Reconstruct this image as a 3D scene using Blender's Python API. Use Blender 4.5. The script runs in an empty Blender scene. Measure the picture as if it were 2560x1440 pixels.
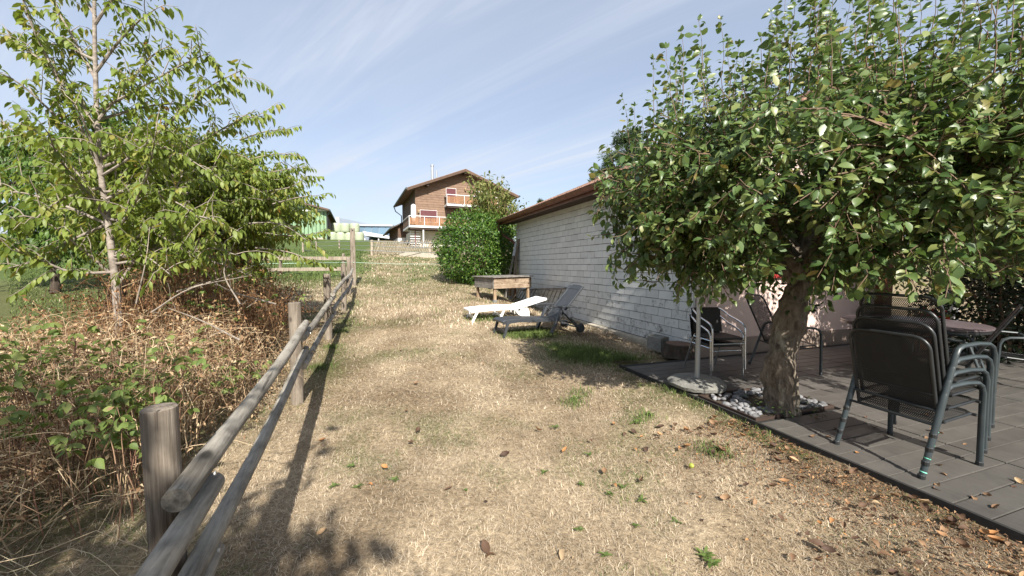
import bpy, bmesh, math, random
import numpy as np
from mathutils import Vector, Matrix

R = math.radians
random.seed(11)
rng = np.random.default_rng(11)
sc = bpy.context.scene
COL = sc.collection

# ------------------------------------------------------------------ camera
CAMZ, FPX = 1.6, 970.0
PITCH = math.atan(58 / FPX)
cam_data = bpy.data.cameras.new('camera')
cam_data.sensor_width = 36.0
cam_data.lens = FPX / 2560 * 36
cam_data.clip_start = 0.05
cam_data.clip_end = 3000
cam = bpy.data.objects.new('camera', cam_data)
COL.objects.link(cam)
cam.location = (0, 0, CAMZ)
cam.rotation_euler = (R(90) - PITCH, 0, 0)
sc.camera = cam

# ------------------------------------------------------------------ sky and sun
SUN_EL = R(39)
SUN_AZ = 0.0
world = bpy.data.worlds.new('World')
sc.world = world
world.use_nodes = True
wn = world.node_tree
for n in list(wn.nodes):
    wn.nodes.remove(n)
def wnode(t, **k):
    n = wn.nodes.new(t)
    for a, v in k.items():
        setattr(n, a, v)
    return n
wo = wnode('ShaderNodeOutputWorld'); wb = wnode('ShaderNodeBackground')
sky = wnode('ShaderNodeTexSky', sky_type='NISHITA', sun_disc=False)
sky.sun_elevation = SUN_EL
sky.sun_rotation = math.atan2(math.sin(SUN_AZ), math.cos(SUN_AZ))
sky.altitude = 500; sky.air_density = 1.0; sky.dust_density = 2.0; sky.ozone_density = 1.6
wb.inputs['Strength'].default_value = 0.090
tc = wnode('ShaderNodeTexCoord')
sep = wnode('ShaderNodeSeparateXYZ')
wn.links.new(tc.outputs['Generated'], sep.inputs[0])
def wmath(op, a, b=None, clamp=False):
    n = wnode('ShaderNodeMath', operation=op, use_clamp=clamp)
    for i, v in enumerate((a, b)):
        if v is None: continue
        if isinstance(v, (int, float)): n.inputs[i].default_value = v
        else: wn.links.new(v, n.inputs[i])
    return n.outputs[0]
zc = wmath('ADD', wmath('MAXIMUM', sep.outputs[2], 0.0), 0.16)
comb = wnode('ShaderNodeCombineXYZ')
wn.links.new(wmath('DIVIDE', sep.outputs[0], zc), comb.inputs[0])
wn.links.new(wmath('DIVIDE', sep.outputs[1], zc), comb.inputs[1])
def cirrus(rot, scl, nscale, detail, rough, lo, hi, dist, seed):
    mp = wnode('ShaderNodeMapping')
    mp.inputs['Scale'].default_value = scl
    mp.inputs['Location'].default_value = (seed, seed * 0.7, 0)
    m0 = wnode('ShaderNodeMapping'); m0.inputs['Rotation'].default_value = (0, 0, R(rot)); wn.links.new(comb.outputs[0], m0.inputs[0])
    wn.links.new(m0.outputs[0], mp.inputs[0])
    nz = wnode('ShaderNodeTexNoise', noise_dimensions='2D')
    nz.inputs['Scale'].default_value = nscale
    nz.inputs['Detail'].default_value = detail
    nz.inputs['Roughness'].default_value = rough
    nz.inputs['Distortion'].default_value = dist
    wn.links.new(mp.outputs[0], nz.inputs['Vector'])
    mr = wnode('ShaderNodeMapRange', interpolation_type='SMOOTHSTEP')
    mr.inputs[1].default_value = lo; mr.inputs[2].default_value = hi
    wn.links.new(nz.outputs['Fac'], mr.inputs[0])
    return mr.outputs[0]
c1 = cirrus(33, (0.26, 0.80, 1), 1.15, 6, 0.5, 0.36, 0.70, 0.35, 3.6)
c2 = cirrus(38, (0.22, 2.6, 1), 1.5, 8, 0.6, 0.40, 0.80, 0.5, 8.4)
cl = wmath('ADD', wmath('MULTIPLY', c1, 0.34), wmath('MULTIPLY', wmath('MULTIPLY', c2, 0.7), wmath('ADD', c1, 0.25)), True)
lowhaze = wmath('MULTIPLY', wmath('POWER', wmath('SUBTRACT', 1.0, wmath('MAXIMUM', sep.outputs[2], 0.0), True), 6.0), 0.12)
fac = wmath('ADD', wmath('ADD', wmath('MULTIPLY', cl, 0.6), 0.42), lowhaze, True)
mixc = wnode('ShaderNodeMix', data_type='RGBA')
mixc.inputs['B'].default_value = (4.15, 4.5, 5.15, 1)
wn.links.new(fac, mixc.inputs['Factor'])
wn.links.new(sky.outputs[0], mixc.inputs['A'])
wn.links.new(mixc.outputs['Result'], wb.inputs['Color'])
wn.links.new(wb.outputs[0], wo.inputs[0])

sun_data = bpy.data.lights.new('sun', 'SUN')
sun_data.energy = 4.9
sun_data.angle = R(0.53)
sun_data.color = (1.0, 0.945, 0.86)
sun = bpy.data.objects.new('sun', sun_data)
COL.objects.link(sun)
sdir = Vector((math.cos(SUN_EL) * 0.27, -math.cos(SUN_EL) * 0.963, math.sin(SUN_EL)))
sky.sun_rotation = math.atan2(sdir.x, sdir.y)
sun.rotation_euler = sdir.to_track_quat('Z', 'Y').to_euler()
sun.location = (3, -10, 20)

vs = sc.view_settings
vs.view_transform = "Standard"; vs.look = "None"; vs.exposure = 1.05; vs.gamma = 1.0
vs.use_curve_mapping = False
sc.cycles.use_denoising = True
sc.cycles.max_bounces = 6
sc.cycles.transparent_max_bounces = 12

# ------------------------------------------------------------------ helpers
CP, SP = math.cos(PITCH), math.sin(PITCH)
def _ray(px, py):
    a = (px - 1280) / FPX; b = -(py - 720) / FPX
    return Vector((a, CP + b * SP, -SP + b * CP))
def at(px, py, Y):
    d = _ray(px, py); return Vector((0, 0, CAMZ)) + d * (Y / d.y)
def onz(px, py, z):
    d = _ray(px, py); return Vector((0, 0, CAMZ)) + d * ((z - CAMZ) / d.z)

# the garden's own axes: q runs right, p runs forward along fence, lawn edge and shed
AX = 18.5
UX, UY = -math.sin(R(AX)), math.cos(R(AX))
VX, VY = math.cos(R(AX)), math.sin(R(AX))
def qp(q, p, z=0.0):
    return Vector((q * VX + p * UX, q * VY + p * UY, z))
def toqp(x, y):
    return x * VX + y * VY, x * UX + y * UY

GP = [-60, 0, 1.76, 4.96, 8.0, 11, 14, 16, 29, 44, 57, 75, 120, 900]
GZ = [-.5, -.17, -.12, 0, .17, .39, .63, .83, 2.1, 3.45, 4.95, 5.9, 7.2, 20]
def sstep(a, b, x):
    t = np.clip((x - a) / (b - a), 0, 1); return t * t * (3 - 2 * t)
def ground(x, y):
    x = np.asarray(x, float); y = np.asarray(y, float)
    q, p = toqp(x, y)
    z = np.interp(p, GP, GZ)
    lat = sstep(3.3, 5.0, q) * (1 - sstep(13, 18, p))
    z = z * (1 - .75 * lat) + lat * -.02
    near = (1 - sstep(4, 6, p)) * sstep(1.0, 3.4, q)
    z = z * (1 - near) + near * -.02
    return z
def G(x, y):
    return float(ground(x, y))
def ong(px, py):
    z = 0.0
    for _ in range(30):
        v = onz(px, py, z) if abs(z - CAMZ) > .02 else at(px, py, 20)
        z = .5 * z + .5 * G(v.x, v.y)
    return Vector((v.x, v.y, G(v.x, v.y)))
def gpt(x, y, dz=0.0):
    return Vector((x, y, G(x, y) + dz))

def tag(o, label=None, cat=None, group=None, kind=None):
    if label: o['label'] = label
    if cat: o['category'] = cat
    if group: o['group'] = group
    if kind: o['kind'] = kind
    return o
def thing(name, label, cat, loc=(0, 0, 0), rz=0.0, group=None):
    o = bpy.data.objects.new(name, None)
    o.empty_display_size = .1
    COL.objects.link(o)
    o.location = loc; o.rotation_euler = (0, 0, rz)
    return tag(o, label, cat, group)
def link(name, mesh, parent=None, loc=None, rot=None):
    o = bpy.data.objects.new(name, mesh)
    COL.objects.link(o)
    if parent is not None: o.parent = parent
    if loc is not None: o.location = loc
    if rot is not None: o.rotation_euler = rot
    return o
def copy_tree(o, parent=None):
    c = o.copy(); COL.objects.link(c); c.parent = parent
    for ch in list(o.children):
        copy_tree(ch, c)
    return c

class MB:
    def __init__(s): s.v = []; s.f = []
    def add(s, vs, fs):
        b = len(s.v); s.v.extend([tuple(v) for v in vs]); s.f.extend([tuple(b + i for i in f) for f in fs]); return s
    def box(s, x0, x1, y0, y1, z0, z1, m=None):
        v = [Vector(c) for c in ((x0,y0,z0),(x1,y0,z0),(x1,y1,z0),(x0,y1,z0),(x0,y0,z1),(x1,y0,z1),(x1,y1,z1),(x0,y1,z1))]
        if m is not None: v = [m @ c for c in v]
        return s.add(v, [(0,3,2,1),(4,5,6,7),(0,1,5,4),(1,2,6,5),(2,3,7,6),(3,0,4,7)])
    def beam(s, a, b, w, h, up=(0, 0, 1)):
        a = Vector(a); b = Vector(b); d = (b - a); L = d.length; d.normalize()
        x = d.cross(Vector(up))
        if x.length < 1e-4: x = d.cross(Vector((1, 0, 0)))
        x.normalize(); y = x.cross(d)
        m = Matrix((x, d, y)).transposed().to_4x4(); m.translation = a
        return s.box(-w / 2, w / 2, 0, L, -h / 2, h / 2, m)
    def tube(s, pts, rad, n=8, cap=True):
        pts = [Vector(p) for p in pts]
        if isinstance(rad, (int, float)): rad = [rad] * len(pts)
        N = len(pts); b = len(s.v); ref = None
        for i, p in enumerate(pts):
            d = (pts[min(i + 1, N - 1)] - pts[max(i - 1, 0)])
            if d.length < 1e-9: d = Vector((0, 0, 1))
            d.normalize()
            if ref is None:
                ref = d.orthogonal().normalized()
            else:
                ref = ref - d * ref.dot(d)
                ref = ref.normalized() if ref.length > 1e-6 else d.orthogonal().normalized()
            w = d.cross(ref)
            for k in range(n):
                a = 2 * math.pi * k / n
                s.v.append(tuple(p + (ref * math.cos(a) + w * math.sin(a)) * rad[i]))
        for i in range(N - 1):
            for k in range(n):
                k2 = (k + 1) % n
                s.f.append((b + i * n + k, b + i * n + k2, b + (i + 1) * n + k2, b + (i + 1) * n + k))
        if cap:
            s.f.append(tuple(b + k for k in reversed(range(n))))
            s.f.append(tuple(b + (N - 1) * n + k for k in range(n)))
        return s
    def lathe(s, prof, n=24, c=(0, 0, 0)):
        b = len(s.v); N = len(prof)
        for r, z in prof:
            for k in range(n):
                a = 2 * math.pi * k / n
                s.v.append((c[0] + r * math.cos(a), c[1] + r * math.sin(a), c[2] + z))
        for i in range(N - 1):
            for k in range(n):
                k2 = (k + 1) % n
                s.f.append((b + i * n + k, b + i * n + k2, b + (i + 1) * n + k2, b + (i + 1) * n + k))
        s.f.append(tuple(b + k for k in reversed(range(n)))); s.f.append(tuple(b + (N - 1) * n + k for k in range(n)))
        return s
    def prism(s, poly, axis, a, b):
        """poly: list of 2-D points; axis: the extruded axis 'x','y','z' from a to b"""
        def mk(u, w, t):
            return {'x': (t, u, w), 'y': (u, t, w), 'z': (u, w, t)}[axis]
        n = len(poly)
        v = [mk(u, w, a) for u, w in poly] + [mk(u, w, b) for u, w in poly]
        f = [tuple(reversed(range(n))), tuple(range(n, 2 * n))] + [(i, (i + 1) % n, n + (i + 1) % n, n + i) for i in range(n)]
        return s.add(v, f)
    def mesh(s, name, mat, smooth=False):
        me = bpy.data.meshes.new(name)
        me.from_pydata(s.v, [], s.f)
        bm = bmesh.new(); bm.from_mesh(me); bmesh.ops.recalc_face_normals(bm, faces=bm.faces); bm.to_mesh(me); bm.free()
        if mat is not None: me.materials.append(mat)
        if smooth: me.polygons.foreach_set('use_smooth', [True] * len(me.polygons))
        return me
    def build(s, name, mat, parent=None, smooth=False, bevel=0.0, loc=None, rot=None, sharp=40):
        me = s.mesh(name, mat, smooth)
        if smooth:
            try: me.set_sharp_from_angle(angle=R(sharp))
            except Exception: pass
        o = link(name, me, parent, loc, rot)
        if bevel > 0:
            b = o.modifiers.new('bevel', 'BEVEL'); b.width = bevel; b.segments = 2; b.limit_method = 'ANGLE'; b.angle_limit = R(35)
            b.use_clamp_overlap = True
        return o

def np_mesh(name, verts, faces_flat, sizes, mat, smooth=False, attrs=None):
    """fast mesh from numpy arrays"""
    me = bpy.data.meshes.new(name)
    me.vertices.add(len(verts)); me.vertices.foreach_set('co', np.asarray(verts, np.float32).ravel())
    me.loops.add(len(faces_flat)); me.loops.foreach_set('vertex_index', np.asarray(faces_flat, np.int32))
    st = np.concatenate(([0], np.cumsum(sizes)[:-1])).astype(np.int32)
    me.polygons.add(len(sizes)); me.polygons.foreach_set('loop_start', st)
    try: me.polygons.foreach_set('loop_total', np.asarray(sizes, np.int32))
    except Exception: pass
    if smooth: me.polygons.foreach_set('use_smooth', np.ones(len(sizes), bool))
    for k, (typ, arr) in (attrs or {}).items():
        a = me.attributes.new(k, typ, 'POINT')
        a.data.foreach_set('value' if typ == 'FLOAT' else 'color', np.asarray(arr, np.float32).ravel())
    me.update(calc_edges=True); me.validate()
    if mat is not None: me.materials.append(mat)
    return me

_nseed = np.random.default_rng(5).uniform(0, 100, (40, 3))
def fnoise(x, y, scale, k=0, oct=3):
    """cheap smooth pseudo-noise in about -1..1"""
    r = 0; amp = 1; tot = 0; f = 1.0 / scale
    for o in range(oct):
        for j in range(3):
            a, b, c = _nseed[(k * 7 + o * 3 + j) % 40]
            ca, sa = math.cos(a), math.sin(a)
            u = (x * ca + y * sa) * f; w = (-x * sa + y * ca) * f
            r = r + amp * np.sin(u * 2.1 + b + 1.3 * np.sin(w * 1.7 + c)) / 3 * 1.4
        tot += amp; amp *= .55; f *= 2.1
    return r / tot

# ------------------------------------------------------------------ materials
def newmat(name):
    m = bpy.data.materials.new(name); m.use_nodes = True
    nt = m.node_tree
    return m, nt, nt.nodes['Principled BSDF']
def nd(nt, t, **k):
    n = nt.nodes.new(t)
    for a, v in k.items(): setattr(n, a, v)
    return n
def objvec(nt, stretch=(1, 1, 1), rnd=True):
    t = nd(nt, 'ShaderNodeTexCoord'); mp = nd(nt, 'ShaderNodeMapping')
    mp.inputs['Scale'].default_value = stretch
    nt.links.new(t.outputs['Object'], mp.inputs['Vector'])
    if rnd:
        oi = nd(nt, 'ShaderNodeObjectInfo'); mm = nd(nt, 'ShaderNodeMath', operation='MULTIPLY'); mm.inputs[1].default_value = 37.0
        nt.links.new(oi.outputs['Random'], mm.inputs[0])
        nt.links.new(mm.outputs[0], mp.inputs['Location'])
    return mp.outputs[0]
def noise(nt, vec, scale, detail=4, rough=.55, dist=0):
    n = nd(nt, 'ShaderNodeTexNoise')
    n.inputs['Scale'].default_value = scale; n.inputs['Detail'].default_value = detail
    n.inputs['Roughness'].default_value = rough; n.inputs['Distortion'].default_value = dist
    nt.links.new(vec, n.inputs['Vector'])
    return n.outputs['Fac']
def ramp(nt, fac, stops):
    r = nd(nt, 'ShaderNodeValToRGB'); e = r.color_ramp.elements
    while len(e) < len(stops): e.new(.5)
    for i, (p, c) in enumerate(stops):
        e[i].position = p; e[i].color = (c[0], c[1], c[2], 1)
    nt.links.new(fac, r.inputs[0])
    return r.outputs['Color']
def mixrgb(nt, fac, a, b, typ='MIX'):
    n = nd(nt, 'ShaderNodeMix', data_type='RGBA', blend_type=typ)
    for key, v in (('Factor', fac), ('A', a), ('B', b)):
        if isinstance(v, (int, float)): n.inputs[key].default_value = v
        elif isinstance(v, (tuple, list)): n.inputs[key].default_value = (v[0], v[1], v[2], 1)
        else: nt.links.new(v, n.inputs[key])
    return n.outputs['Result']
def bump(nt, bs, h, strength, dist=.01):
    b = nd(nt, 'ShaderNodeBump'); b.inputs['Strength'].default_value = strength; b.inputs['Distance'].default_value = dist
    nt.links.new(h, b.inputs['Height']); nt.links.new(b.outputs[0], bs.inputs['Normal'])
def sc3(c, k): return tuple(max(0, min(1, x * k)) for x in c)
def mat(name, col, rough=.7, var=.2, scale=6, col2=None, bmp=.15, bscale=None, metal=0, spec=.4, stretch=(1, 1, 1), detail=5, objvar=.12, bdist=.01, fine=0):
    m, nt, bs = newmat(name)
    v = objvec(nt, stretch)
    n1 = noise(nt, v, scale, detail)
    c = ramp(nt, n1, [(.3, sc3(col, 1 - var)), (.7, col2 if col2 else sc3(col, 1 + var))])
    if fine:
        n2 = noise(nt, v, scale * 9, 3)
        c = mixrgb(nt, fine, c, ramp(nt, n2, [(.3, sc3(col, .45)), (.7, sc3(col, 1.35))]))
    if objvar:
        oi = nd(nt, 'ShaderNodeObjectInfo'); hs = nd(nt, 'ShaderNodeHueSaturation')
        mr = nd(nt, 'ShaderNodeMapRange'); mr.inputs[3].default_value = 1 - objvar; mr.inputs[4].default_value = 1 + objvar
        nt.links.new(oi.outputs['Random'], mr.inputs[0]); nt.links.new(mr.outputs[0], hs.inputs['Value']); nt.links.new(c, hs.inputs['Color'])
        c = hs.outputs[0]
    nt.links.new(c, bs.inputs['Base Color'])
    bs.inputs['Roughness'].default_value = rough; bs.inputs['Metallic'].default_value = metal
    bs.inputs['Specular IOR Level'].default_value = spec
    if bmp: bump(nt, bs, noise(nt, v, bscale or scale * 4, 4), bmp, bdist)
    return m
def leafmat(name, stops, rough=.45, transl=.3, spec=.5):
    """leaf colour varies from leaf to leaf; light passes through the blade"""
    m, nt, bs = newmat(name)
    at_ = nd(nt, 'ShaderNodeAttribute', attribute_name='rnd'); oi = nd(nt, 'ShaderNodeObjectInfo')
    ad = nd(nt, 'ShaderNodeMath', operation='ADD'); fr = nd(nt, 'ShaderNodeMath', operation='FRACT')
    nt.links.new(at_.outputs['Fac'], ad.inputs[0]); nt.links.new(oi.outputs['Random'], ad.inputs[1]); nt.links.new(ad.outputs[0], fr.inputs[0])
    c = ramp(nt, fr.outputs[0], stops)
    nt.links.new(c, bs.inputs['Base Color'])
    bs.inputs['Roughness'].default_value = rough; bs.inputs['Specular IOR Level'].default_value = spec
    tr = nd(nt, 'ShaderNodeBsdfTranslucent'); mx = nd(nt, 'ShaderNodeMixShader'); mx.inputs[0].default_value = transl
    hs = nd(nt, 'ShaderNodeHueSaturation'); hs.inputs['Value'].default_value = 1.5; hs.inputs['Hue'].default_value = .485; hs.inputs['Saturation'].default_value = 1.1
    nt.links.new(c, hs.inputs['Color']); nt.links.new(hs.outputs[0], tr.inputs['Color'])
    nt.links.new(bs.outputs[0], mx.inputs[1]); nt.links.new(tr.outputs[0], mx.inputs[2])
    nt.links.new(mx.outputs[0], nt.nodes['Material Output'].inputs['Surface'])
    return m

MT = {}
MT['concrete'] = mat('concrete', (.42, .38, .31), .9, .2, 5, fine=.2)
MT['plaster_pink'] = mat('plaster_pink', (.50, .36, .31), .9, .06, 2.5, bmp=.25, bscale=60, objvar=0)
MT['plaster_white'] = mat('plaster_white', (.72, .70, .66), .9, .06, 2.5, bmp=.2, bscale=60, objvar=0)
MT['plinth'] = mat('plinth', (.27, .21, .17), .9, .15, 4, bmp=.2, bscale=50, objvar=0)
MT['red_paint'] = mat('red_paint', (.33, .035, .03), .5, .2, 9)
MT['tile'] = mat('roof_tile', (.27, .155, .105), .85, .35, 9, objvar=.35, fine=.25)
MT['copper'] = mat('copper_brown', (.17, .072, .05), .45, .25, 5, metal=.35, objvar=.05)
MT['darkwood'] = mat('dark_wood', (.045, .028, .021), .8, .3, 6, stretch=(1, 1, 6))
MT['frame_white'] = mat('white_frame', (.78, .77, .74), .5, .05, 5)
MT['glass'] = mat('window_glass', (.05, .06, .07), .06, .1, 2, bmp=0, spec=.8)
MT['curtain'] = mat('curtain', (.62, .60, .55), .9, .1, 4)
MT['stone'] = mat('grey_stone', (.20, .195, .175), .9, .4, 9, bmp=.5, fine=.35, bdist=.02)
MT['pebble'] = mat('pebble_grey', (.17, .17, .175), .7, .25, 14, objvar=.4)
MT['soil'] = mat('dark_soil', (.06, .045, .033), .95, .4, 12, fine=.4)
MT['white_plastic'] = mat('white_plastic', (.82, .82, .82), .4, .02, 3, bmp=.03)
MT['dark_plastic'] = mat('anthracite_plastic', (.038, .042, .048), .45, .12, 5, bmp=.05)
MT['black_metal'] = mat('black_metal', (.018, .020, .021), .38, .2, 9, spec=.5, bmp=.03, objvar=.1)
MT['gunmetal'] = mat('gunmetal_paint', (.034, .044, .047), .42, .15, 9, spec=.5, bmp=.03, objvar=.1)
MT['mesh_black'] = mat('black_mesh', (.022, .023, .024), .5, .2, 9, bmp=0, objvar=.1)
MT['aluminium'] = mat('aluminium', (.62, .63, .64), .22, .04, 5, metal=.95, bmp=0)
MT['wicker'] = mat('black_wicker', (.022, .02, .019), .6, .35, 60, bmp=.4)
MT['galvanised'] = mat('galvanised_steel', (.42, .44, .45), .42, .12, 8, metal=.7, bmp=.03)
MT['table_top'] = mat('mauve_table_top', (.095, .075, .078), .3, .06, 4, bmp=0)
MT['siding'] = mat('brown_siding', (.185, .118, .080), .8, .18, 3, objvar=.08)
MT['siding_dark_shaded'] = mat('dark_and_shaded_siding', (.10, .062, .042), .85, .2, 3)  # dark boards, also shade coloured into the chalet's side walls
MT['balcony_wood'] = mat('orange_balcony_wood', (.25, .125, .062), .65, .2, 4, objvar=.15)
MT['white_metal'] = mat('white_metal', (.60, .60, .59), .45, .04, 4)
MT['blind'] = mat('red_blind', (.085, .009, .014), .5, .12, 4)
MT['gutter_dark'] = mat('dark_gutter', (.045, .055, .055), .45, .15, 4, metal=.2)
MT['green_sheet'] = mat('green_sheet_metal', (.22, .33, .20), .55, .08, 2, objvar=.06)
MT['bale_film'] = mat('bale_film', (.33, .375, .265), .35, .06, 5, bmp=.5, bscale=9, bdist=.04, objvar=.05)
MT['grey_panel'] = mat('grey_panel', (.20, .235, .29), .5, .05, 1)
MT['blue_panel'] = mat('blue_panel', (.05, .07, .22), .5, .08, 1)
MT['pale_panel'] = mat('pale_panel', (.42, .45, .48), .5, .04, 1)
MT['facade_glass'] = mat('facade_glass', (.13, .21, .28), .05, .1, .2, bmp=0, spec=.9, metal=.25)
MT['tape'] = mat('pale_green_tape', (.55, .75, .62), .5, .05, 5)

# weathered timber: grey skin, long darker streaks, knots
def woodmat(name, base, dark, light, along=(1, 1, .12), scale=22, knots=True, blotch=.5):
    m, nt, bs = newmat(name)
    v = objvec(nt, along)
    g = noise(nt, v, scale, 6, .6, .6)
    c = ramp(nt, g, [(.36, dark), (.50, base), (.64, light)])
    v3 = objvec(nt, (along[0] * 1.0, along[1] * 1.0, along[2] * .45)); g3 = noise(nt, v3, scale * 3.2, 5, .7)
    c = mixrgb(nt, .45, c, ramp(nt, g3, [(.36, dark), (.62, light)]))
    v2 = objvec(nt, (1, 1, .55))
    b = noise(nt, v2, 5.5, 5, .6)
    c = mixrgb(nt, blotch * .8, c, ramp(nt, b, [(.40, dark), (.60, light)]))
    cr = nd(nt, 'ShaderNodeMapRange'); cr.inputs[1].default_value = .27; cr.inputs[2].default_value = .34; cr.inputs[3].default_value = .75; cr.inputs[4].default_value = 0
    nt.links.new(noise(nt, objvec(nt, tuple(x * (1 if x > .5 else .35) for x in along)), scale * 1.5, 3, .5, .5), cr.inputs[0])
    c = mixrgb(nt, cr.outputs[0], c, sc3(dark, .38))
    if knots:
        vo = nd(nt, 'ShaderNodeTexVoronoi'); vo.inputs['Scale'].default_value = 3.2
        nt.links.new(objvec(nt, (1.6, 1.6, 1.0)), vo.inputs['Vector'])
        k = nd(nt, 'ShaderNodeMapRange'); k.inputs[1].default_value = .07; k.inputs[2].default_value = .16; k.inputs[3].default_value = 1; k.inputs[4].default_value = 0
        nt.links.new(vo.outputs['Distance'], k.inputs[0])
        c = mixrgb(nt, k.outputs[0], c, sc3(dark, .55))
    nt.links.new(c, bs.inputs['Base Color']); bs.inputs['Roughness'].default_value = .88; bs.inputs['Specular IOR Level'].default_value = .25
    bump(nt, bs, g3, .6, .010)
    return m
MT['rail_wood'] = woodmat('rail_wood', (.235, .21, .175), (.085, .075, .062), (.39, .36, .305), (1, 1, .14), 26, True, .6)
MT['post_wood'] = woodmat('post_wood', (.185, .150, .115), (.062, .046, .036), (.32, .275, .22), (1, 1, .07), 30, True, .35)
MT['grey_board'] = woodmat('grey_board', (.17, .155, .14), (.08, .07, .062), (.30, .28, .25), (1, .08, 1), 30, False, .4)
MT['warm_board'] = woodmat('warm_board', (.27, .19, .125), (.11, .075, .05), (.42, .33, .24), (.08, 1, 1), 28, True, .35)
MT['leg_wood'] = woodmat('leg_wood', (.30, .20, .12), (.12, .075, .045), (.45, .34, .23), (1, 1, .08), 28, True, .3)
MT['lath_wood'] = woodmat('lath_wood', (.30, .245, .18), (.14, .11, .08), (.45, .39, .31), (1, 1, .1), 20, False, .3)
# ------------------------------------------------------------------ ground
DECK_Q0, DECK_TOP = 3.5, 0.035
PIT = (3.56, 4.72, 2.86, 3.62)          # q0,q1,p0,p1 of the pebble bed round the pear tree
def blob(x, y, px, py, ru, rw):
    c = ong(px, py); dx = x - c.x; dy = y - c.y
    a = dx * VX + dy * VY; b = dx * UX + dy * UY
    return np.exp(-((a / ru) ** 2 + (b / rw) ** 2))
def green(x, y):
    q, p = toqp(x, y)
    n1 = fnoise(x, y, .9, 1); n2 = fnoise(x, y, .28, 2)
    g = np.clip(.08 + .40 * (n1 - .18) + .16 * n2 + .12 * fnoise(x, y, 2.6, 15), 0, .8)
    far = sstep(13, 22, p) * (1 - sstep(-1.6, .2, q + .5 * fnoise(x, y, 3, 3)))
    far = np.maximum(far, sstep(15, 19, p) * (1 - sstep(-2.0, -1.0, q)))
    g = np.maximum(g, .95 * far)
    g = np.maximum(g, .85 * sstep(6.5, 9, p) * (1 - sstep(-4.6, -3.4, q + .4 * n1)))
    mid = sstep(11, 16, p) * (.42 + .32 * fnoise(x, y, 2.2, 4) + .2 * n2)
    g = np.maximum(g, mid)
    g = np.maximum(g, .95 * blob(x, y, 1040, 700, .8, 1.5) * (.75 + .3 * n1))
    g = np.maximum(g, 1.0 * blob(x, y, 1460, 885, .75, .5))
    g = np.maximum(g, .95 * blob(x, y, 1330, 835, .65, .45))
    g = np.maximum(g, .9 * blob(x, y, 1215, 795, .5, .35))
    g = np.maximum(g, .8 * blob(x, y, 1590, 905, .5, .3))
    edge = np.exp(-((q - 3.36) / .14) ** 2) * sstep(1.9, 2.6, p) * (1 - sstep(4.9, 5.4, p))
    g = np.maximum(g, edge * (.55 + .6 * n2))
    fl = np.exp(-((q + .8) / .3) ** 2) * sstep(4.6, 6, p) * (1 - sstep(11, 15, p))
    g = np.maximum(g, fl * (.5 + .45 * n1))
    left = (1 - sstep(-1.8, -1.0, q)) * (1 - sstep(10, 14, p))
    g = np.maximum(g, left * (.32 + .4 * n1 + .2 * n2))
    return np.clip(g, 0, 1)
def soil(x, y):  # bare earth, plus one patch of tree shade on the lawn
    q, p = toqp(x, y)
    s = sstep(2.75, 3.35, q + .25 * fnoise(x, y, .5, 6)) * (1 - sstep(2.0, 2.9, p)) * .75
    s = np.maximum(s, (1 - sstep(-1.9, -1.2, q)) * (1 - sstep(9, 12, p)) * .45 * (.6 + .6 * fnoise(x, y, .6, 7)))
    s = np.maximum(s, .75 * np.clip(fnoise(x, y, 1.3, 8) - .15, 0, 1) * (1 - sstep(9, 13, p)))
    s = np.maximum(s, .8 * blob(x, y, 920, 707, .7, .35))
    s = np.maximum(s, .5 * blob(x, y, 1010, 985, .6, .5))
    s = np.maximum(s, .45 * blob(x, y, 1420, 940, .7, .4))  # pear tree's shadow on the lawn, put into the ground colour
    return np.clip(s, 0, 1)
STRAW = np.array((.42, .325, .215)); PALE = np.array((.61, .51, .375)); BROWN = np.array((.165, .110, .064))
GREEN = np.array((.105, .145, .040)); FIELD = np.array((.115, .185, .050))
def gcolor(x, y):
    g = green(x, y)[:, None]; s = soil(x, y)[:, None]
    t = np.clip(.5 + .55 * fnoise(x, y, .55, 9) + .35 * fnoise(x, y, 1.9, 10), 0, 1)[:, None]
    _, p = toqp(x, y)
    f = sstep(14, 20, p)[:, None]
    c = STRAW * (1 - t) + PALE * t
    c = c * (1 - s) + BROWN * s
    c = c * (1 - g) + (GREEN * (1 - f) + FIELD * f) * g
    return c

qa = np.concatenate((-np.geomspace(400, 7, 34), np.arange(-6.5, 8.0, .11), np.geomspace(8.1, 400, 34)))
pa = np.concatenate((-np.geomspace(60, 2, 14), np.arange(-1.6, 19, .11), np.geomspace(19.2, 70, 70), np.geomspace(74, 900, 26)))
QQ, PP = np.meshgrid(qa, pa)
gx = (QQ * VX + PP * UX).ravel(); gy = (QQ * VY + PP * UY).ravel()
gz = ground(gx, gy)
indeck = ((QQ > DECK_Q0 + .02) & (PP < 7.5) & (PP > -2.5)).ravel()
gz = gz + np.where(indeck, -.05, .018 * fnoise(gx, gy, .5, 12) + .008 * fnoise(gx, gy, .17, 13))
nq, np_ = len(qa), len(pa)
idx = np.arange(nq * np_).reshape(np_, nq)
quads = np.stack((idx[:-1, :-1], idx[:-1, 1:], idx[1:, 1:], idx[1:, :-1]), -1).reshape(-1, 4)
gcol = np.concatenate((gcolor(gx, gy), np.ones((len(gx), 1))), 1)
m, nt, bs = newmat('dry_lawn')
ga = nd(nt, 'ShaderNodeAttribute', attribute_name='gcol')
tcn = nd(nt, 'ShaderNodeTexCoord')
n1 = noise(nt, tcn.outputs['Object'], 26, 6, .7)
n2 = noise(nt, tcn.outputs['Object'], 3.0, 5, .6)
c = mixrgb(nt, .9, ga.outputs['Color'], ramp(nt, n1, [(.30, (.16, .14, .115)), (.52, (.58, .55, .50)), (.75, (1.0, .97, .90))]), 'MULTIPLY')
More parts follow.
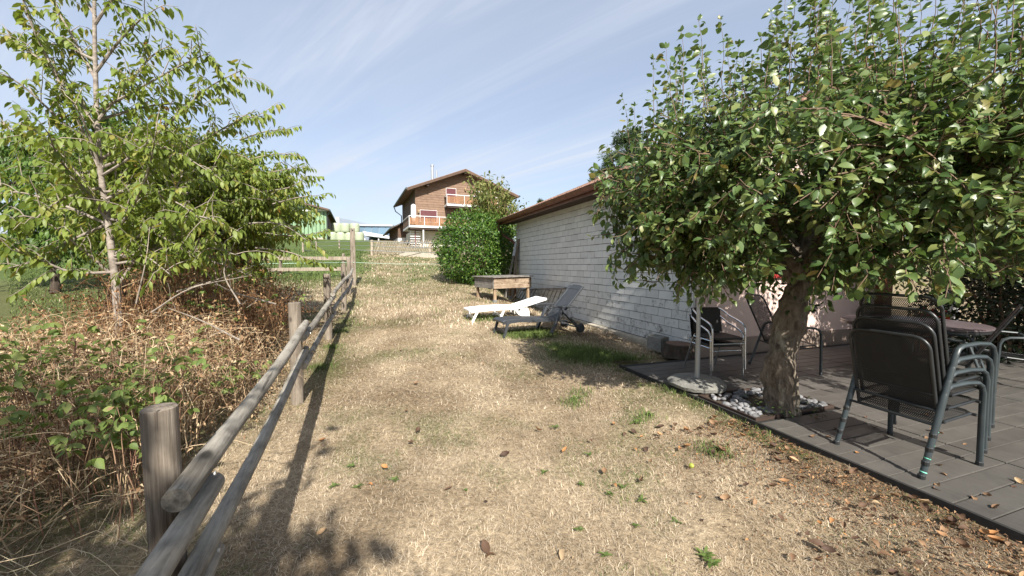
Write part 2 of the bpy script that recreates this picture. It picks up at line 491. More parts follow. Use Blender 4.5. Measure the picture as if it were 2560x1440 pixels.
c = mixrgb(nt, .25, c, ramp(nt, n2, [(.3, (.55, .52, .48)), (.7, (1, 1, 1))]), 'MULTIPLY')
nt.links.new(c, bs.inputs['Base Color']); bs.inputs['Roughness'].default_value = .95; bs.inputs['Specular IOR Level'].default_value = .15
bump(nt, bs, n1, .8, .03)
gm = np_mesh('ground', np.stack((gx, gy, gz), 1), quads.ravel(), np.full(len(quads), 4), m, True, {'gcol': ('FLOAT_COLOR', gcol)})
go = link('ground', gm); tag(go, 'sloping dry straw-coloured lawn running up to green pasture', 'lawn', kind='structure')

# ------------------------------------------------------------------ grass blades
m, nt, bs = newmat('grass_blade')
ga = nd(nt, 'ShaderNodeAttribute', attribute_name='gcol')
nt.links.new(ga.outputs['Color'], bs.inputs['Base Color']); bs.inputs['Roughness'].default_value = .7; bs.inputs['Specular IOR Level'].default_value = .25
tr = nd(nt, 'ShaderNodeBsdfTranslucent'); mx = nd(nt, 'ShaderNodeMixShader'); mx.inputs[0].default_value = .25
nt.links.new(ga.outputs['Color'], tr.inputs['Color']); nt.links.new(bs.outputs[0], mx.inputs[1]); nt.links.new(tr.outputs[0], mx.inputs[2])
nt.links.new(mx.outputs[0], nt.nodes['Material Output'].inputs['Surface'])
MT['blade'] = m
def blades(name, x, y, length, width, lie, label, greenboost=0, zoff=0.0):
    """each blade: a bent strip of three triangles; lie = how flat it lies (0 upright, 1 flat)"""
    n = len(x); z = ground(x, y) + .012 * fnoise(x, y, .5, 12) + zoff
    az = rng.uniform(0, 2 * np.pi, n)
    ln = length * rng.uniform(.45, 1.3, n); wd = width * rng.uniform(.6, 1.3, n)
    li = np.clip(lie + rng.normal(0, .18, n), .05, 1.0)
    h = np.stack((np.cos(az), np.sin(az), np.zeros(n)), 1); w = np.stack((-np.sin(az), np.cos(az), np.zeros(n)), 1)
    b = np.stack((x, y, z), 1)
    ang = li * 1.45
    up = np.zeros((n, 3)); up[:, 2] = 1
    mid = b + (h * (np.sin(ang) * .55)[:, None] + up * (np.cos(ang) * .55 + .05)[:, None]) * ln[:, None]
    ang2 = np.minimum(ang + .5, 1.75)
    tip = mid + (h * (np.sin(ang2) * .5)[:, None] + up * (np.cos(ang2) * .5)[:, None]) * ln[:, None] + w * (rng.normal(0, .15, n) * ln)[:, None]
    hw = (w * (wd / 2)[:, None])
    v = np.stack((b - hw, b + hw, mid - hw * .8, mid + hw * .8, tip), 1).reshape(-1, 3)
    o = np.arange(n) * 5
    f = np.stack((o, o + 1, o + 3, o, o + 3, o + 2, o + 2, o + 3, o + 4), 1).ravel()
    col = gcolor(x, y)
    g = green(x, y)
    isg = rng.uniform(0, 1, n) < np.clip(g * 1.1 + greenboost, 0, 1)
    dry = (STRAW + (PALE - STRAW) * rng.uniform(-.3, 1.5, n)[:, None]) * rng.uniform(.58, 1.3, n)[:, None]
    gr = GREEN * rng.uniform(.7, 1.7, n)[:, None] * np.array((1, 1, 1))
    s = soil(x, y)
    dry = dry * (1 - .5 * s[:, None])
    pt = .92 + .20 * fnoise(x, y, .16, 14) + .20 * fnoise(x, y, .55, 9) + .14 * fnoise(x, y, 1.9, 10)
    dry = dry * np.clip(pt, .45, 1.4)[:, None]; gr = gr * np.clip(pt, .6, 1.3)[:, None]
    cc = np.where(isg[:, None], gr, dry)
    cc = np.concatenate((cc, np.ones((n, 1))), 1).repeat(5, 0)
    me = np_mesh(name, v, f, np.full(n * 3, 3), MT['blade'], False, {'gcol': ('FLOAT_COLOR', cc)})
    o_ = link(name, me); tag(o_, label, 'grass', kind='stuff')
    return o_
def scatter(n, d0, d1, xmax=1.42):
    """points on the ground in view between two distances"""
    y = np.sqrt(rng.uniform(d0 ** 2, d1 ** 2, n)); x = rng.uniform(-xmax, xmax, n) * y
    q, p = toqp(x, y)
    ok = ~((q > DECK_Q0 - .02) & (p < 5.5) & (p > -3)) & ~((q > 5.0) & (p < 15.2)) & (q > -16)
    d = rng.uniform(0, 1, n) < np.clip(1.15 - .9 * soil(x, y), .12, 1)
    ok &= d
    return x[ok], y[ok]
x, y = scatter(160000, 1.6, 4.2)
blades('dry_grass', x, y, .044, .0026, .82, 'short dry straw grass covering the lawn in front')
x, y = scatter(125000, 4.2, 8.5, 1.36)
blades('dry_grass', x, y, .055, .006, .8, 'dry tan grass on the lawn around the loungers')
x, y = scatter(95000, 8.5, 17, 1.3)
blades('dry_grass', x, y, .09, .013, .55, 'dry and green grass below the laurel and gate post')
x, y = scatter(44000, 17, 34, 1.2)
blades('pasture_grass', x, y, .13, .035, .5, 'green pasture grass rising beyond the wooden fence')
# taller green tufts along the deck edge, by the loungers and the fence
def tufts(spots, n, rad, length, width, lie, label):
    xs = []; ys = []
    for px, py, k in spots:
        c = ong(px, py); m_ = int(n * k)
        xs.append(c.x + rng.normal(0, rad, m_)); ys.append(c.y + rng.normal(0, rad, m_))
    x = np.concatenate(xs); y = np.concatenate(ys)
    q, p = toqp(x, y); ok = ~((q > DECK_Q0 - .03) & (p < 5.4)) & (q < 4.95)
    blades('green_tufts', x[ok], y[ok], length, width, lie, label, 1.0)
tufts([(1440, 890, 3), (1520, 900, 3), (1400, 870, 2), (1590, 905, 2.5), (1640, 915, 1.5), (1300, 838, 2.5), (1350, 835, 2.5), (1215, 797, 2), (1480, 880, 2)],
      500, .22, .085, .007, .35, 'lush green grass tufts around and under the loungers')
tufts([(1720, 990, 1.2), (1770, 1010, 1.2), (1830, 1035, 1.1), (1680, 975, 1), (1880, 1060, .8), (1790, 1130, .8), (1600, 1050, .6), (1430, 1010, .7), (1450, 985, .5), (800, 920, .9), (830, 870, .9), (850, 830, .8), (1920, 1080, .4)],
      330, .09, .075, .0055, .35, 'green grass tufts fringing the decking and the fence foot')
tufts([(860, 640, 1), (800, 680, 1.5), (770, 700, 1.5), (740, 690, 1), (690, 700, 1), (830, 690, 1), (660, 690, 1)],
      160, .35, .35, .012, .25, 'tall seeding grass behind the wooden rail fence')
# ------------------------------------------------------------------ timber rail fence
fence = thing('rail_fence', 'weathered grey round-rail timber fence along the dry lawn', 'fence', qp(-1, 4.96, 0), R(AX))
fence_inv = Matrix.Translation(qp(-1, 4.96, 0)) @ Matrix.Rotation(R(AX), 4, 'Z')
fence_inv = fence_inv.inverted()
def floc(v): return fence_inv @ Vector(v)
posts = [at(396, 1020, 1.42), at(733, 757, 4.4), at(817, 685, 7.3), at(857, 661, 10.1), at(871, 643, 12.9)]
p0 = posts[0] - (posts[1] - posts[0]) * 1.0
PB = []
for i, t in enumerate(posts):
    zb = G(t.x, t.y)
    PB.append(Vector((t.x, t.y, zb)))
    L = t.z - zb + .35
    r = .056 if i == 0 else .066
    mb = MB(); n = 20; pts = []; rad = []
    for k in range(9):
        f = k / 8; pts.append((.006 * math.sin(3 * f + i), .006 * math.cos(4 * f + i), L * f)); rad.append(r * (1.02 - .05 * f + .012 * math.sin(7 * f + i)))
    pts.append((pts[-1][0], pts[-1][1], L + .004)); rad.append(r * .9)
    mb.tube(pts, rad, n)
    base = floc((t.x, t.y, zb - .35))
    mb.build('post', MT['post_wood'], fence, True, loc=base, rot=(R(random.uniform(-.8, .8)), R(random.uniform(-.8, .8)), i * 1.3))
# rails: nailed to the lawn side of the posts, odd spans lap over the even ones
allp = [Vector((p0.x, p0.y, G(p0.x, p0.y)))] + PB
side = Vector((VX, VY, 0))
for lev, h in ((0, .86), (1, .545)):
    for i in range(len(allp) - 1):
        a, b = allp[i], allp[i + 1]
        d = (b - a).normalized()
        hi = (i % 2 == 1)
        dz = .042 if hi else -.06
        off = .108 if hi else .102
        s = a - d * (.16 if i else 1.2) + side * off + Vector((0, 0, h + dz))
        e = b + d * .16 + side * off + Vector((0, 0, h + dz))
        if i == len(allp) - 2: e = b + d * .35 + side * off + Vector((0, 0, h + dz))
        L = (e - s).length; r = .041 if lev == 0 else .037
        mb = MB(); pts = []; rad = []
        for k in range(13):
            f = k / 12; pts.append((.010 * math.sin(5 * f + i * 2 + lev), .010 * math.cos(4 * f + i + lev), L * f))
            rad.append(r * (1 + .05 * math.sin(9 * f + i) + .03 * math.sin(23 * f)))
        mb.tube(pts, rad, 18)
        o = mb.build('rail', MT['rail_wood'], fence, True, loc=floc(s))
        dl = (floc(e) - floc(s)).normalized()
        o.rotation_euler = dl.to_track_quat('Z', 'Y').to_euler()
# nail heads on the near rails
for i in (1, 2):
    for h in (.86, .545):
        b = allp[i + 0] + side * .168 + Vector((0, 0, h + (.045 if i % 2 else -.05)))
        MB().lathe([(.001, -.004), (.008, -.003), (.008, .002), (.001, .003)], 8).build('nail', MT['galvanised'], fence, loc=floc(b), rot=(0, R(90), 0))

# tall gate post at the end of the fence
gp = at(884, 710, 14.6); gz_ = G(gp.x, gp.y)
top = at(880, 571, 14.6).z
tp = thing('gate_post', 'tall weathered grey square gate post at the far end of fence', 'post', (gp.x, gp.y, gz_), R(AX + 8))
mb = MB(); mb.box(-.085, .085, -.085, .085, -.3, top - gz_)
o = mb.build('shaft', MT['post_wood'], tp, bevel=.012)
MB().box(-.02, .02, -.10, -.084, top - gz_ - .10, top - gz_ - .05).build('iron_cap', MT['gutter_dark'], tp)

# plank paddock fence behind
pf = thing('paddock_fence', 'low two-plank paddock fence crossing behind the rail fence', 'fence', at(858, 700, 16.4), 0)
base = pf.location.copy()
def loc(v): return Vector(v) - base
pa_ = at(858, 635, 16.4); pb_ = at(700, 640, 17.2); pc_ = at(560, 640, 18.2)
for t in (pa_, pb_, pc_):
    zb = G(t.x, t.y)
    mb = MB(); mb.tube([(0, 0, -.2), (0, 0, (t.z - zb) * .5), (.004, 0, t.z - zb), (.004, 0, t.z - zb + .03)], [.072, .07, .068, .02], 12)
    mb.build('post', MT['post_wood'], pf, True, loc=loc((t.x, t.y, zb)))
for y0, y1, y2 in ((646, 646, 648), (672, 674, 678)):
    for (xa, ya, da), (xb, yb, db) in (((877, y0, 16.3), (700, y1, 17.1)), ((702, y1, 17.15), (555, y2, 18.1))):
        a = at(xa, ya, da - .06); b = at(xb, yb, db - .06)
        MB().beam(loc(a), loc(b), .035, .15).build('plank', MT['lath_wood'], pf, bevel=.006)

# pasture fence far behind: posts, tubes and tape
ff = thing('pasture_fence', 'thin pipe-and-post pasture fence below the farm buildings', 'fence', at(930, 640, 29), 0)
base2 = ff.location.copy()
fl = [(1160, 640, 28), (1075, 644, 29), (930, 637, 29.5), (848, 625, 38), (790, 628, 34), (757, 632, 31)]
tops = [at(1160, 602, 28), at(1075, 604, 29), at(930, 600, 29.5), at(848, 601, 38), at(790, 603, 34), at(757, 600, 31)]
for (px, py, d), t in zip(fl, tops):
    zb = G(t.x, t.y)
    w = .09 if px > 900 else .06
    MB().box(-w, w, -w, w, -.2, t.z - zb).build('post', MT['lath_wood'], ff, loc=Vector((t.x, t.y, zb)) - base2, bevel=.02)
for a, b in ((0, 1), (1, 2), (2, 3), (3, 4), (4, 5)):
    for dz in (.1, .45, .8):
        A = tops[a] - base2 - Vector((0, .1, dz)); B = tops[b] - base2 - Vector((0, .1, dz))
        MB().tube([A, (A + B) / 2 - Vector((0, 0, .03)), B], .022, 6).build('rail_tube', MT['galvanised'], ff, True)
ta = at(800, 657, 21); tb_ = at(884, 656, 14.5); tc_ = at(1100, 660, 20)
tpo = MB().tube([at(640, 660, 21), ta, tb_], .011, 5).tube([tb_, at(990, 660, 17), tc_], .008, 5).build('electric_tape', MT['tape'], None, True)
tag(tpo, 'pale green electric fence tape strung across from the tall gate post', 'tape')

# slanted lath fence and low wall in front of the chalet
lf = thing('slanted_lath_fence', 'fence of slanting wooden laths in front of the chalet', 'fence', at(1000, 635, 30.5), 0)
b3 = lf.location.copy()
A = at(933, 636, 31); B = at(1072, 629, 30)
mb = MB()
nl = 34
for i in range(nl):
    f = i / (nl - 1); c = A.lerp(B, f); zt = .98 - .12 * f + random.uniform(-.05, .05)
    c.z = A.z + (B.z - A.z) * f + .05
    lean = .42 + random.uniform(-.08, .08)
    MB().beam((0, 0, -.1), (lean, 0, zt), .065, .045).build('lath', MT['lath_wood'], lf, loc=c - b3 + Vector((0, (i % 2) * .05, 0)))
for h in (.3, .75):
    MB().tube([A - b3 + Vector((0, .03, h)), (A + B) / 2 - b3 + Vector((0, .03, h - .02)), B - b3 + Vector((.3, .03, h))], .012, 6).build('wire', MT['galvanised'], lf, True)
rw = thing('low_wall', 'low pale concrete wall under the slanted lath fence', 'wall', at(1040, 640, 29.6), 0)
wa = at(1000, 636, 29.8); wb_ = at(1100, 645, 28.6)
mb = MB(); mb.beam(Vector((wa.x, wa.y, wa.z - .15)) - rw.location, Vector((wb_.x, wb_.y, wb_.z - .1)) - rw.location, .22, .75)
mb.build('wall', MT['concrete'], rw, bevel=.02)
# ------------------------------------------------------------------ shed with shingled side wall
SH0 = qp(5.15, 5.36, 0)
shed = thing('garden_house', 'low garden house with pale shingled side wall and brown tile roof', 'house', SH0, R(AX))
WL, ZB, SLOPE, EAVE_X, EAVE_Z, RIDGE_X = 9.45, .10, .43, -.55, 3.42, 3.85
def roofz(x): return EAVE_Z + (min(x, 2 * RIDGE_X - x) - EAVE_X) * SLOPE
def shinglemat(name, stained):
    m, nt, bs = newmat(name)
    v = objvec(nt, (1, 1, 1))
    c = ramp(nt, noise(nt, v, 3.5, 5, .6), [(.3, (.56, .57, .555)), (.7, (.64, .65, .63))])
    if stained:
        a = noise(nt, v, 7, 3, .6); b = noise(nt, v, 55, 6, .75)
        mu = nd(nt, 'ShaderNodeMath', operation='MULTIPLY'); nt.links.new(a, mu.inputs[0]); nt.links.new(b, mu.inputs[1])
        k = nd(nt, 'ShaderNodeMapRange'); k.inputs[1].default_value = .265; k.inputs[2].default_value = .42 if stained == 1 else .36
        nt.links.new(mu.outputs[0], k.inputs[0])
        c = mixrgb(nt, k.outputs[0], c, (.10, .088, .07))
    oi = nd(nt, 'ShaderNodeObjectInfo'); hs = nd(nt, 'ShaderNodeHueSaturation'); mr = nd(nt, 'ShaderNodeMapRange')
    mr.inputs[3].default_value = .93; mr.inputs[4].default_value = 1.06
    nt.links.new(oi.outputs['Random'], mr.inputs[0]); nt.links.new(mr.outputs[0], hs.inputs['Value']); nt.links.new(c, hs.inputs['Color'])
    nt.links.new(hs.outputs[0], bs.inputs['Base Color']); bs.inputs['Roughness'].default_value = .8; bs.inputs['Specular IOR Level'].default_value = .3
    bump(nt, bs, noise(nt, v, 40, 4), .15, .004)
    return m
MT['shingle'] = shinglemat('pale_shingle', 0); MT['shingle_mid'] = shinglemat('spotted_shingle', 1); MT['shingle_low'] = shinglemat('lichen_shingle', 2)
sw = MB().box(.012, .22, .0, WL, -.1, 3.50).build('side_wall', mat('tar_paper', (.055, .055, .052), .9, .2), shed)
CH, SWD = .168, .375
def shingle_mb(w):
    h = CH - .011; v = [(-.014, 0, 0), (-.014, w, 0), (-.008, w, h), (-.008, 0, h), (.010, 0, 0), (.010, w, 0), (.010, w, h), (.010, 0, h)]
    return MB().add(v, [(0, 1, 2, 3), (7, 6, 5, 4), (0, 4, 5, 1), (1, 5, 6, 2), (2, 6, 7, 3), (3, 7, 4, 0)])
full = {}
for k in ('shingle', 'shingle_mid', 'shingle_low'):
    full[k] = shingle_mb(SWD - .010).mesh('shingle', MT[k])
cells = []
nrow = int((3.5 - ZB) / CH)
for r in range(nrow):
    y = -(.5 * SWD if r % 2 else 0)
    while y < WL - .01:
        y0 = max(y, 0); y1 = min(y + SWD, WL)
        if y1 - y0 > .04: cells.append((r, y0, y1))
        y += SWD
cells.sort(key=lambda c: c[1] * 1.0 + max(0, c[0] - 15) * .6)
restmb = MB()
for i, (r, y0, y1) in enumerate(cells):
    z = ZB + r * CH
    key = 'shingle_low' if r < 2 and random.random() < .8 else ('shingle_mid' if r < 5 and random.random() < .6 else 'shingle')
    jz = random.uniform(-.003, .003)
    if i < 300:
        me = full[key] if abs(y1 - y0 - SWD) < .001 else shingle_mb(y1 - y0 - .010).mesh('shingle', MT[key])
        o = link('shingle', me, shed, (0, y0, z + jz)); o.rotation_euler[0] = R(random.uniform(-.25, .25))
    else:
        s = shingle_mb(y1 - y0 - .010)
        restmb.add([(a, b + y0, c + z + jz) for a, b, c in s.v], s.f)
o = restmb.build('far_shingles', MT['shingle'], shed); o['kind'] = 'stuff'
# footing and corner board
mb = MB(); mb.box(-.15, .0, .95, WL + .1, -.3, ZB - .012); mb.build('footing', MT['concrete'], shed, bevel=.015)
MB().box(-.018, .011, -.02, .03, ZB, 3.5).build('corner_strip', MT['galvanised'], shed)
# gable wall facing the camera: built round the window, pink render on a dark plinth
W0, W1, WZ0, WZ1 = 1.95, 3.75, 1.36, 2.52
PX1 = 4.6
gable = [(0, 2.52), (7.7, 2.52), (7.7, 3.56)] + [(RIDGE_X, roofz(RIDGE_X) - .14), (0, 3.56)]
gw = thing  # keep helper name free
mb = MB()
mb.box(.012, W0, -.1, .1, .30, 2.52); mb.box(W1, PX1, -.1, .1, .30, 2.52); mb.box(W0, W1, -.1, .1, .30, WZ0)
mb.prism(gable, 'y', -.1, .1)
wallo = mb.build('gable_wall', mat('beige_render', (.62, .475, .42), .92, .05, 2.5, bmp=.25, bscale=55, objvar=0), shed)
MB().box(.012, PX1, -.115, .1, -.1, .30).build('plinth', MT['plinth'], shed)
MB().box(PX1, 8.0, 1.9, 2.1, -.1, 2.6).build('porch_wall', MT['plaster_white'], shed)
MB().box(PX1, PX1 + .15, .1, 1.9, -.1, 2.52).build('porch_side_wall', MT['plaster_white'], shed)
MB().box(PX1, 7.7, .1, 1.9, 2.55, 2.62).build('porch_ceiling', MT['darkwood'], shed)
MB().box(4.85, 5.15, -.12, .14, .0, 2.52).build('porch_post', mat('orange_brown_timber', (.22, .085, .03), .6, .3, 5, stretch=(1, 1, .15)), shed, bevel=.01)
MB().box(7.45, 7.7, -.1, .1, .0, 2.52).build('porch_post', MT['plaster_white'], shed)
# window with frame, panes and sill
win = MB().box(W0, W1, .02, .06, WZ0, WZ1).build('window', MT['curtain'], shed)
fr = MB(); t = .06
fr.box(W0, W1, -.03, .02, WZ0, WZ0 + t); fr.box(W0, W1, -.03, .02, WZ1 - t, WZ1)
for xx in (W0, (W0 + W1) / 2 - t / 2, W1 - t): fr.box(xx, xx + t, -.028, .018, WZ0 + t, WZ1 - t)
fr.build('window_frame', MT['frame_white'], win)
for xa, xb in ((W0 + t, (W0 + W1) / 2 - t / 2), ((W0 + W1) / 2 + t / 2, W1 - t)):
    MB().box(xa, xb, .0, .006, WZ0 + t, WZ1 - t).build('pane', MT['glass'], win)
MB().box(W0 - .05, W1 + .05, -.19, -.102, WZ0 - .06, WZ0).build('window_sill', MT['concrete'], win, bevel=.008)
for xa in (W0 - .66, W1 + .04):
    s = MB().box(xa, xa + .05, -.16, -.115, WZ0, WZ1).box(xa + .57, xa + .62, -.16, -.115, WZ0, WZ1).box(xa + .05, xa + .57, -.158, -.117, WZ0, WZ0 + .07).box(xa + .05, xa + .57, -.158, -.117, WZ1 - .07, WZ1).build('shutter', MT['red_paint'], shed)
    z = WZ0 + .085
    sl = MB().add([(0, -.022, 0), (.52, -.022, 0), (.52, .012, .045), (0, .012, .045), (0, -.016, -.006), (.52, -.016, -.006), (.52, .018, .039), (0, .018, .039)], [(0, 1, 2, 3), (7, 6, 5, 4), (0, 4, 5, 1), (1, 5, 6, 2), (2, 6, 7, 3), (3, 7, 4, 0)]).mesh('slat', MT['red_paint'])
    while z < WZ1 - .12:
        link('slat', sl, s, (xa + .05, -.137, z)); z += .055
# roof: slab, soffit, tiles, gutter, downpipe
NE, FE = -.5, WL + .55      # near and far ends of the roof along y
roof = MB()
for s_ in (-1, 1):
    pts = [(EAVE_X, EAVE_Z - .13), (RIDGE_X, roofz(RIDGE_X) - .13), (RIDGE_X, roofz(RIDGE_X) - .03), (EAVE_X, EAVE_Z - .03)]
    if s_ > 0: pts = [(2 * RIDGE_X - a, b) for a, b in pts]
    roof.prism(pts, 'y', NE, FE)
roof = roof.build('roof', MT['darkwood'], shed)
MB().box(EAVE_X - .012, EAVE_X + .018, NE + .01, FE - .01, EAVE_Z - .21, EAVE_Z - .032).build('fascia', MT['copper'], roof)
MB().prism([(EAVE_X + .02, EAVE_Z - .135), (EAVE_X + .02, EAVE_Z - .17), (-.012, EAVE_Z - .17), (-.012, EAVE_Z + .05)], 'y', NE + .05, FE - .03).build('soffit', MT['darkwood'], roof)
TW, TL = .235, .34
prof = [(0, .012), (.03, .034), (.07, .04), (.11, .028), (.15, .012), (.19, .008), (.25, .012), (.25, -.004), (.19, -.008), (.15, -.004), (.11, .012), (.07, .024), (.03, .018), (0, -.004)]
tm = MB().prism([(a, b) for a, b in prof], 'x', 0, TL + .06)
tm.v = [(a, b, c) for a, b, c in tm.v]
tile_me = tm.mesh('roof_tile', MT['tile'])
ncol = int((FE - NE) / TW); sl_ang = math.atan(SLOPE); nrow_t = int(4.8 / TL)
far_t = MB(); cnt = 0
for r in range(nrow_t):
    for c_ in range(ncol):
        d = r * TL - .05
        X = EAVE_X + d * math.cos(sl_ang); Z = EAVE_Z + d * math.sin(sl_ang) + .012
        Y = NE + c_ * TW
        if cnt < 300:
            link('roof_tile', tile_me, roof, (X, Y, Z), (0, -sl_ang + R(2.2), R(random.uniform(-.5, .5)))); cnt += 1
        else:
            mm = Matrix.Translation((X, Y, Z)) @ Matrix.Rotation(-sl_ang + R(2.2), 4, 'Y')
            far_t.add([mm @ Vector(v) for v in tm.v], tm.f)
o = far_t.build('upper_tiles', MT['tile'], roof); o['kind'] = 'stuff'
far2 = MB().prism([(RIDGE_X, roofz(RIDGE_X) - .02), (2 * RIDGE_X - EAVE_X, EAVE_Z - .02), (2 * RIDGE_X - EAVE_X, EAVE_Z + .02), (RIDGE_X, roofz(RIDGE_X) + .03)], 'y', NE, FE).build('rear_roof_slope', MT['tile'], roof)
y = NE
rt = MB().prism([(-.12, -.03), (-.08, .05), (0, .085), (.08, .05), (.12, -.03), (.10, -.04), (0, .05), (-.10, -.04)], 'y', 0, .40).mesh('ridge_tile', MT['tile'])
while y < FE - .3:
    link('ridge_tile', rt, roof, (RIDGE_X, y, roofz(RIDGE_X) + .03), (R(1.5), 0, 0)); y += .38
# half-round gutter built segment by segment with collars
gx_, gz0, gr = EAVE_X - .095, EAVE_Z - .045, .102
hp = [(gx_ + gr * math.cos(a), gz0 + gr * math.sin(a)) for a in np.linspace(math.pi, 2 * math.pi, 11)]
hp += [(gx_ + (gr - .008) * math.cos(a), gz0 + (gr - .008) * math.sin(a)) for a in np.linspace(2 * math.pi, math.pi, 11)]
gut = MB().prism(hp, 'y', NE, FE + .02).build('gutter', MT['copper'], shed, True)
lip = [(gx_ - gr, NE, gz0), (gx_ - gr, FE + .02, gz0)]
MB().tube(lip, .012, 8).build('bead', MT['copper'], gut, True)
hp2 = [(gx_ + (gr + .006) * math.cos(a), gz0 + (gr + .006) * math.sin(a)) for a in np.linspace(math.pi, 2 * math.pi, 11)]
hp2 += [(gx_ + gr * math.cos(a), gz0 + gr * math.sin(a)) for a in np.linspace(2 * math.pi, math.pi, 11)]
col_me = MB().prism(hp2, 'y', 0, .05).mesh('collar', MT['copper'], True)
y = NE + 1.0
while y < FE:
    link('collar', col_me, gut, (0, y, 0)); y += 1.55
ends = MB().prism([(gx_ + gr * math.cos(a), gz0 + gr * math.sin(a)) for a in np.linspace(math.pi, 2 * math.pi, 13)], 'y', FE + .02, FE + .03).build('end_cap', MT['copper'], gut)
yp = FE - .22
pipe = [(gx_, yp, gz0 - .06), (gx_, yp, gz0 - .30), (gx_ + .04, yp, gz0 - .42), (gx_ + .14, yp - .02, gz0 - .56), (gx_ + .34, yp - .1, gz0 - .70), (-.10, WL + .06, gz0 - .86), (-.03, WL + .06, gz0 - .98), (-.02, WL + .06, gz0 - 1.15), (-.02, WL + .06, .25)]
MB().tube(pipe, .05, 14).build('downpipe', MT['copper'], shed, True)
# ------------------------------------------------------------------ decking
deck = bpy.data.objects.new('decking', None); COL.objects.link(deck); deck.location = qp(DECK_Q0, 0, 0); deck.rotation_euler = (0, 0, R(AX))
tag(deck, 'grey composite plank decking under the pear tree', 'decking', kind='structure')
m, nt, bs = newmat('grey_composite')
v = objvec(nt, (1, .12, 1)); v2 = objvec(nt, (1, 1, 1))
c = ramp(nt, noise(nt, v, 60, 4, .6), [(.3, (.062, .057, .051)), (.7, (.098, .091, .082))])
c = mixrgb(nt, .5, c, ramp(nt, noise(nt, v2, 3, 6, .65), [(.3, (.048, .044, .039)), (.7, (.122, .114, .102))]))
oi = nd(nt, 'ShaderNodeObjectInfo'); hs = nd(nt, 'ShaderNodeHueSaturation'); mr = nd(nt, 'ShaderNodeMapRange'); mr.inputs[3].default_value = .9; mr.inputs[4].default_value = 1.1
nt.links.new(oi.outputs['Random'], mr.inputs[0]); nt.links.new(mr.outputs[0], hs.inputs['Value']); nt.links.new(c, hs.inputs['Color'])
nt.links.new(hs.outputs[0], bs.inputs['Base Color']); bs.inputs['Roughness'].default_value = .62; bs.inputs['Specular IOR Level'].default_value = .4
bump(nt, bs, noise(nt, v, 90, 3), .25, .003)
MT['composite'] = m
PWD, PLN = .172, 1.12
cache = {}
def plank(L):
    k = round(L, 3)
    if k not in cache:
        mb = MB(); w = PWD - .010; z = DECK_TOP; e = .0015
        prof = [(0, z - .022), (0, z - e), (e, z), (w - e, z), (w, z - e), (w, z - .022)]
        mb.prism(prof, 'x', 0, L)
        cache[k] = mb.mesh('plank', MT['composite'])
    return cache[k]
pq0, pq1, pp0, pp1 = PIT
rows = [(.03, .03 + PLN), (1.165, 1.165 + PLN), (2.30, 2.30 + PLN), (3.435, 3.435 + PLN), (4.57, 4.57 + PLN), (5.705, 5.705 + PLN)]
pmin = -.3
for q0, q1 in rows:
    p_ = pmin
    pend = 5.05 if q0 < 1.6 - .3 else (5.22 if q0 < 6 else 5.22)
    while p_ < 7.2:
        lim = 5.20
        if q0 > 4.56 + 1.65 - 0.001: lim = 7.2
        if p_ + PWD > lim: break
        segs = [(q0, q1)]
        if pp0 - PWD * .6 < p_ < pp1 - PWD * .4:
            new = []
            a, b = pq0 - DECK_Q0, pq1 - DECK_Q0
            for s, e in segs:
                if e <= a or s >= b: new.append((s, e)); continue
                if s < a - .08: new.append((s, a - .005))
                if e > b + .08: new.append((b + .005, e))
            segs = new
        vis = qp(DECK_Q0 + q0, p_)
        if vis.y > .7 or qp(DECK_Q0 + q1, p_).y > .7:
            for s, e in segs:
                link('plank', plank(e - s), deck, (s, p_, random.uniform(-.0012, .0012)))
        p_ += PWD
# dark edging, joists below
MB().box(0, .026, pmin, 5.16, -.05, DECK_TOP + .002).build('edge_strip', mat('black_edging', (.022, .021, .02), .7, .2), deck)
MB().box(.03, 6.8, pmin, 5.2, -.06, DECK_TOP - .026).build('substructure', mat('dark_substructure', (.02, .019, .018), .9, .2), deck)
# pebble bed
bed = bpy.data.objects.new('pebble_bed', None); COL.objects.link(bed); bed.location = qp(pq0, pp0, 0); bed.rotation_euler = (0, 0, R(AX))
tag(bed, 'bed of grey pebbles around the pear tree foot', 'pebble bed', kind='structure')
bw, bl = pq1 - pq0, pp1 - pp0
MB().box(0, bw, 0, bl, -.05, DECK_TOP - .018).build('bed_soil', MT['soil'], bed)
for a in ((0, .02, 0, bl), (bw - .02, bw, 0, bl), (0.02, bw - .02, 0, .02), (0.02, bw - .02, bl - .02, bl)):
    MB().box(a[0], a[1], a[2], a[3], -.04, DECK_TOP + .012).build('border', MT['darkwood'], bed)
def pebble_mesh(seed):
    r = random.Random(seed); bm = bmesh.new(); bmesh.ops.create_icosphere(bm, subdivisions=2, radius=1)
    a, b, c = r.uniform(.8, 1.2), r.uniform(.6, .9), r.uniform(.45, .65)
    for v in bm.verts:
        n = 1 + .12 * math.sin(3 * v.co.x + seed) + .1 * math.cos(4 * v.co.y + seed * 2)
        v.co = Vector((v.co.x * a, v.co.y * b, v.co.z * c)) * n
    me = bpy.data.meshes.new('pebble'); bm.to_mesh(me); bm.free(); me.materials.append(MT['pebble'])
    me.polygons.foreach_set('use_smooth', [True] * len(me.polygons)); return me
pm = [pebble_mesh(i) for i in range(6)]
for i in range(230):
    a = random.uniform(.04, bw - .04); b = random.uniform(.04, bl - .04)
    dx, dy = a - bw * .48, b - bl * .48
    if math.hypot(dx, dy) < .19: continue
    s = random.uniform(.022, .048)
    o = link('pebble', pm[i % 6], bed, (a, b, DECK_TOP - .01 + random.uniform(0, .02)), (random.uniform(-.4, .4), random.uniform(-.4, .4), random.uniform(0, 6.3)))
    o.scale = (s, s, s)
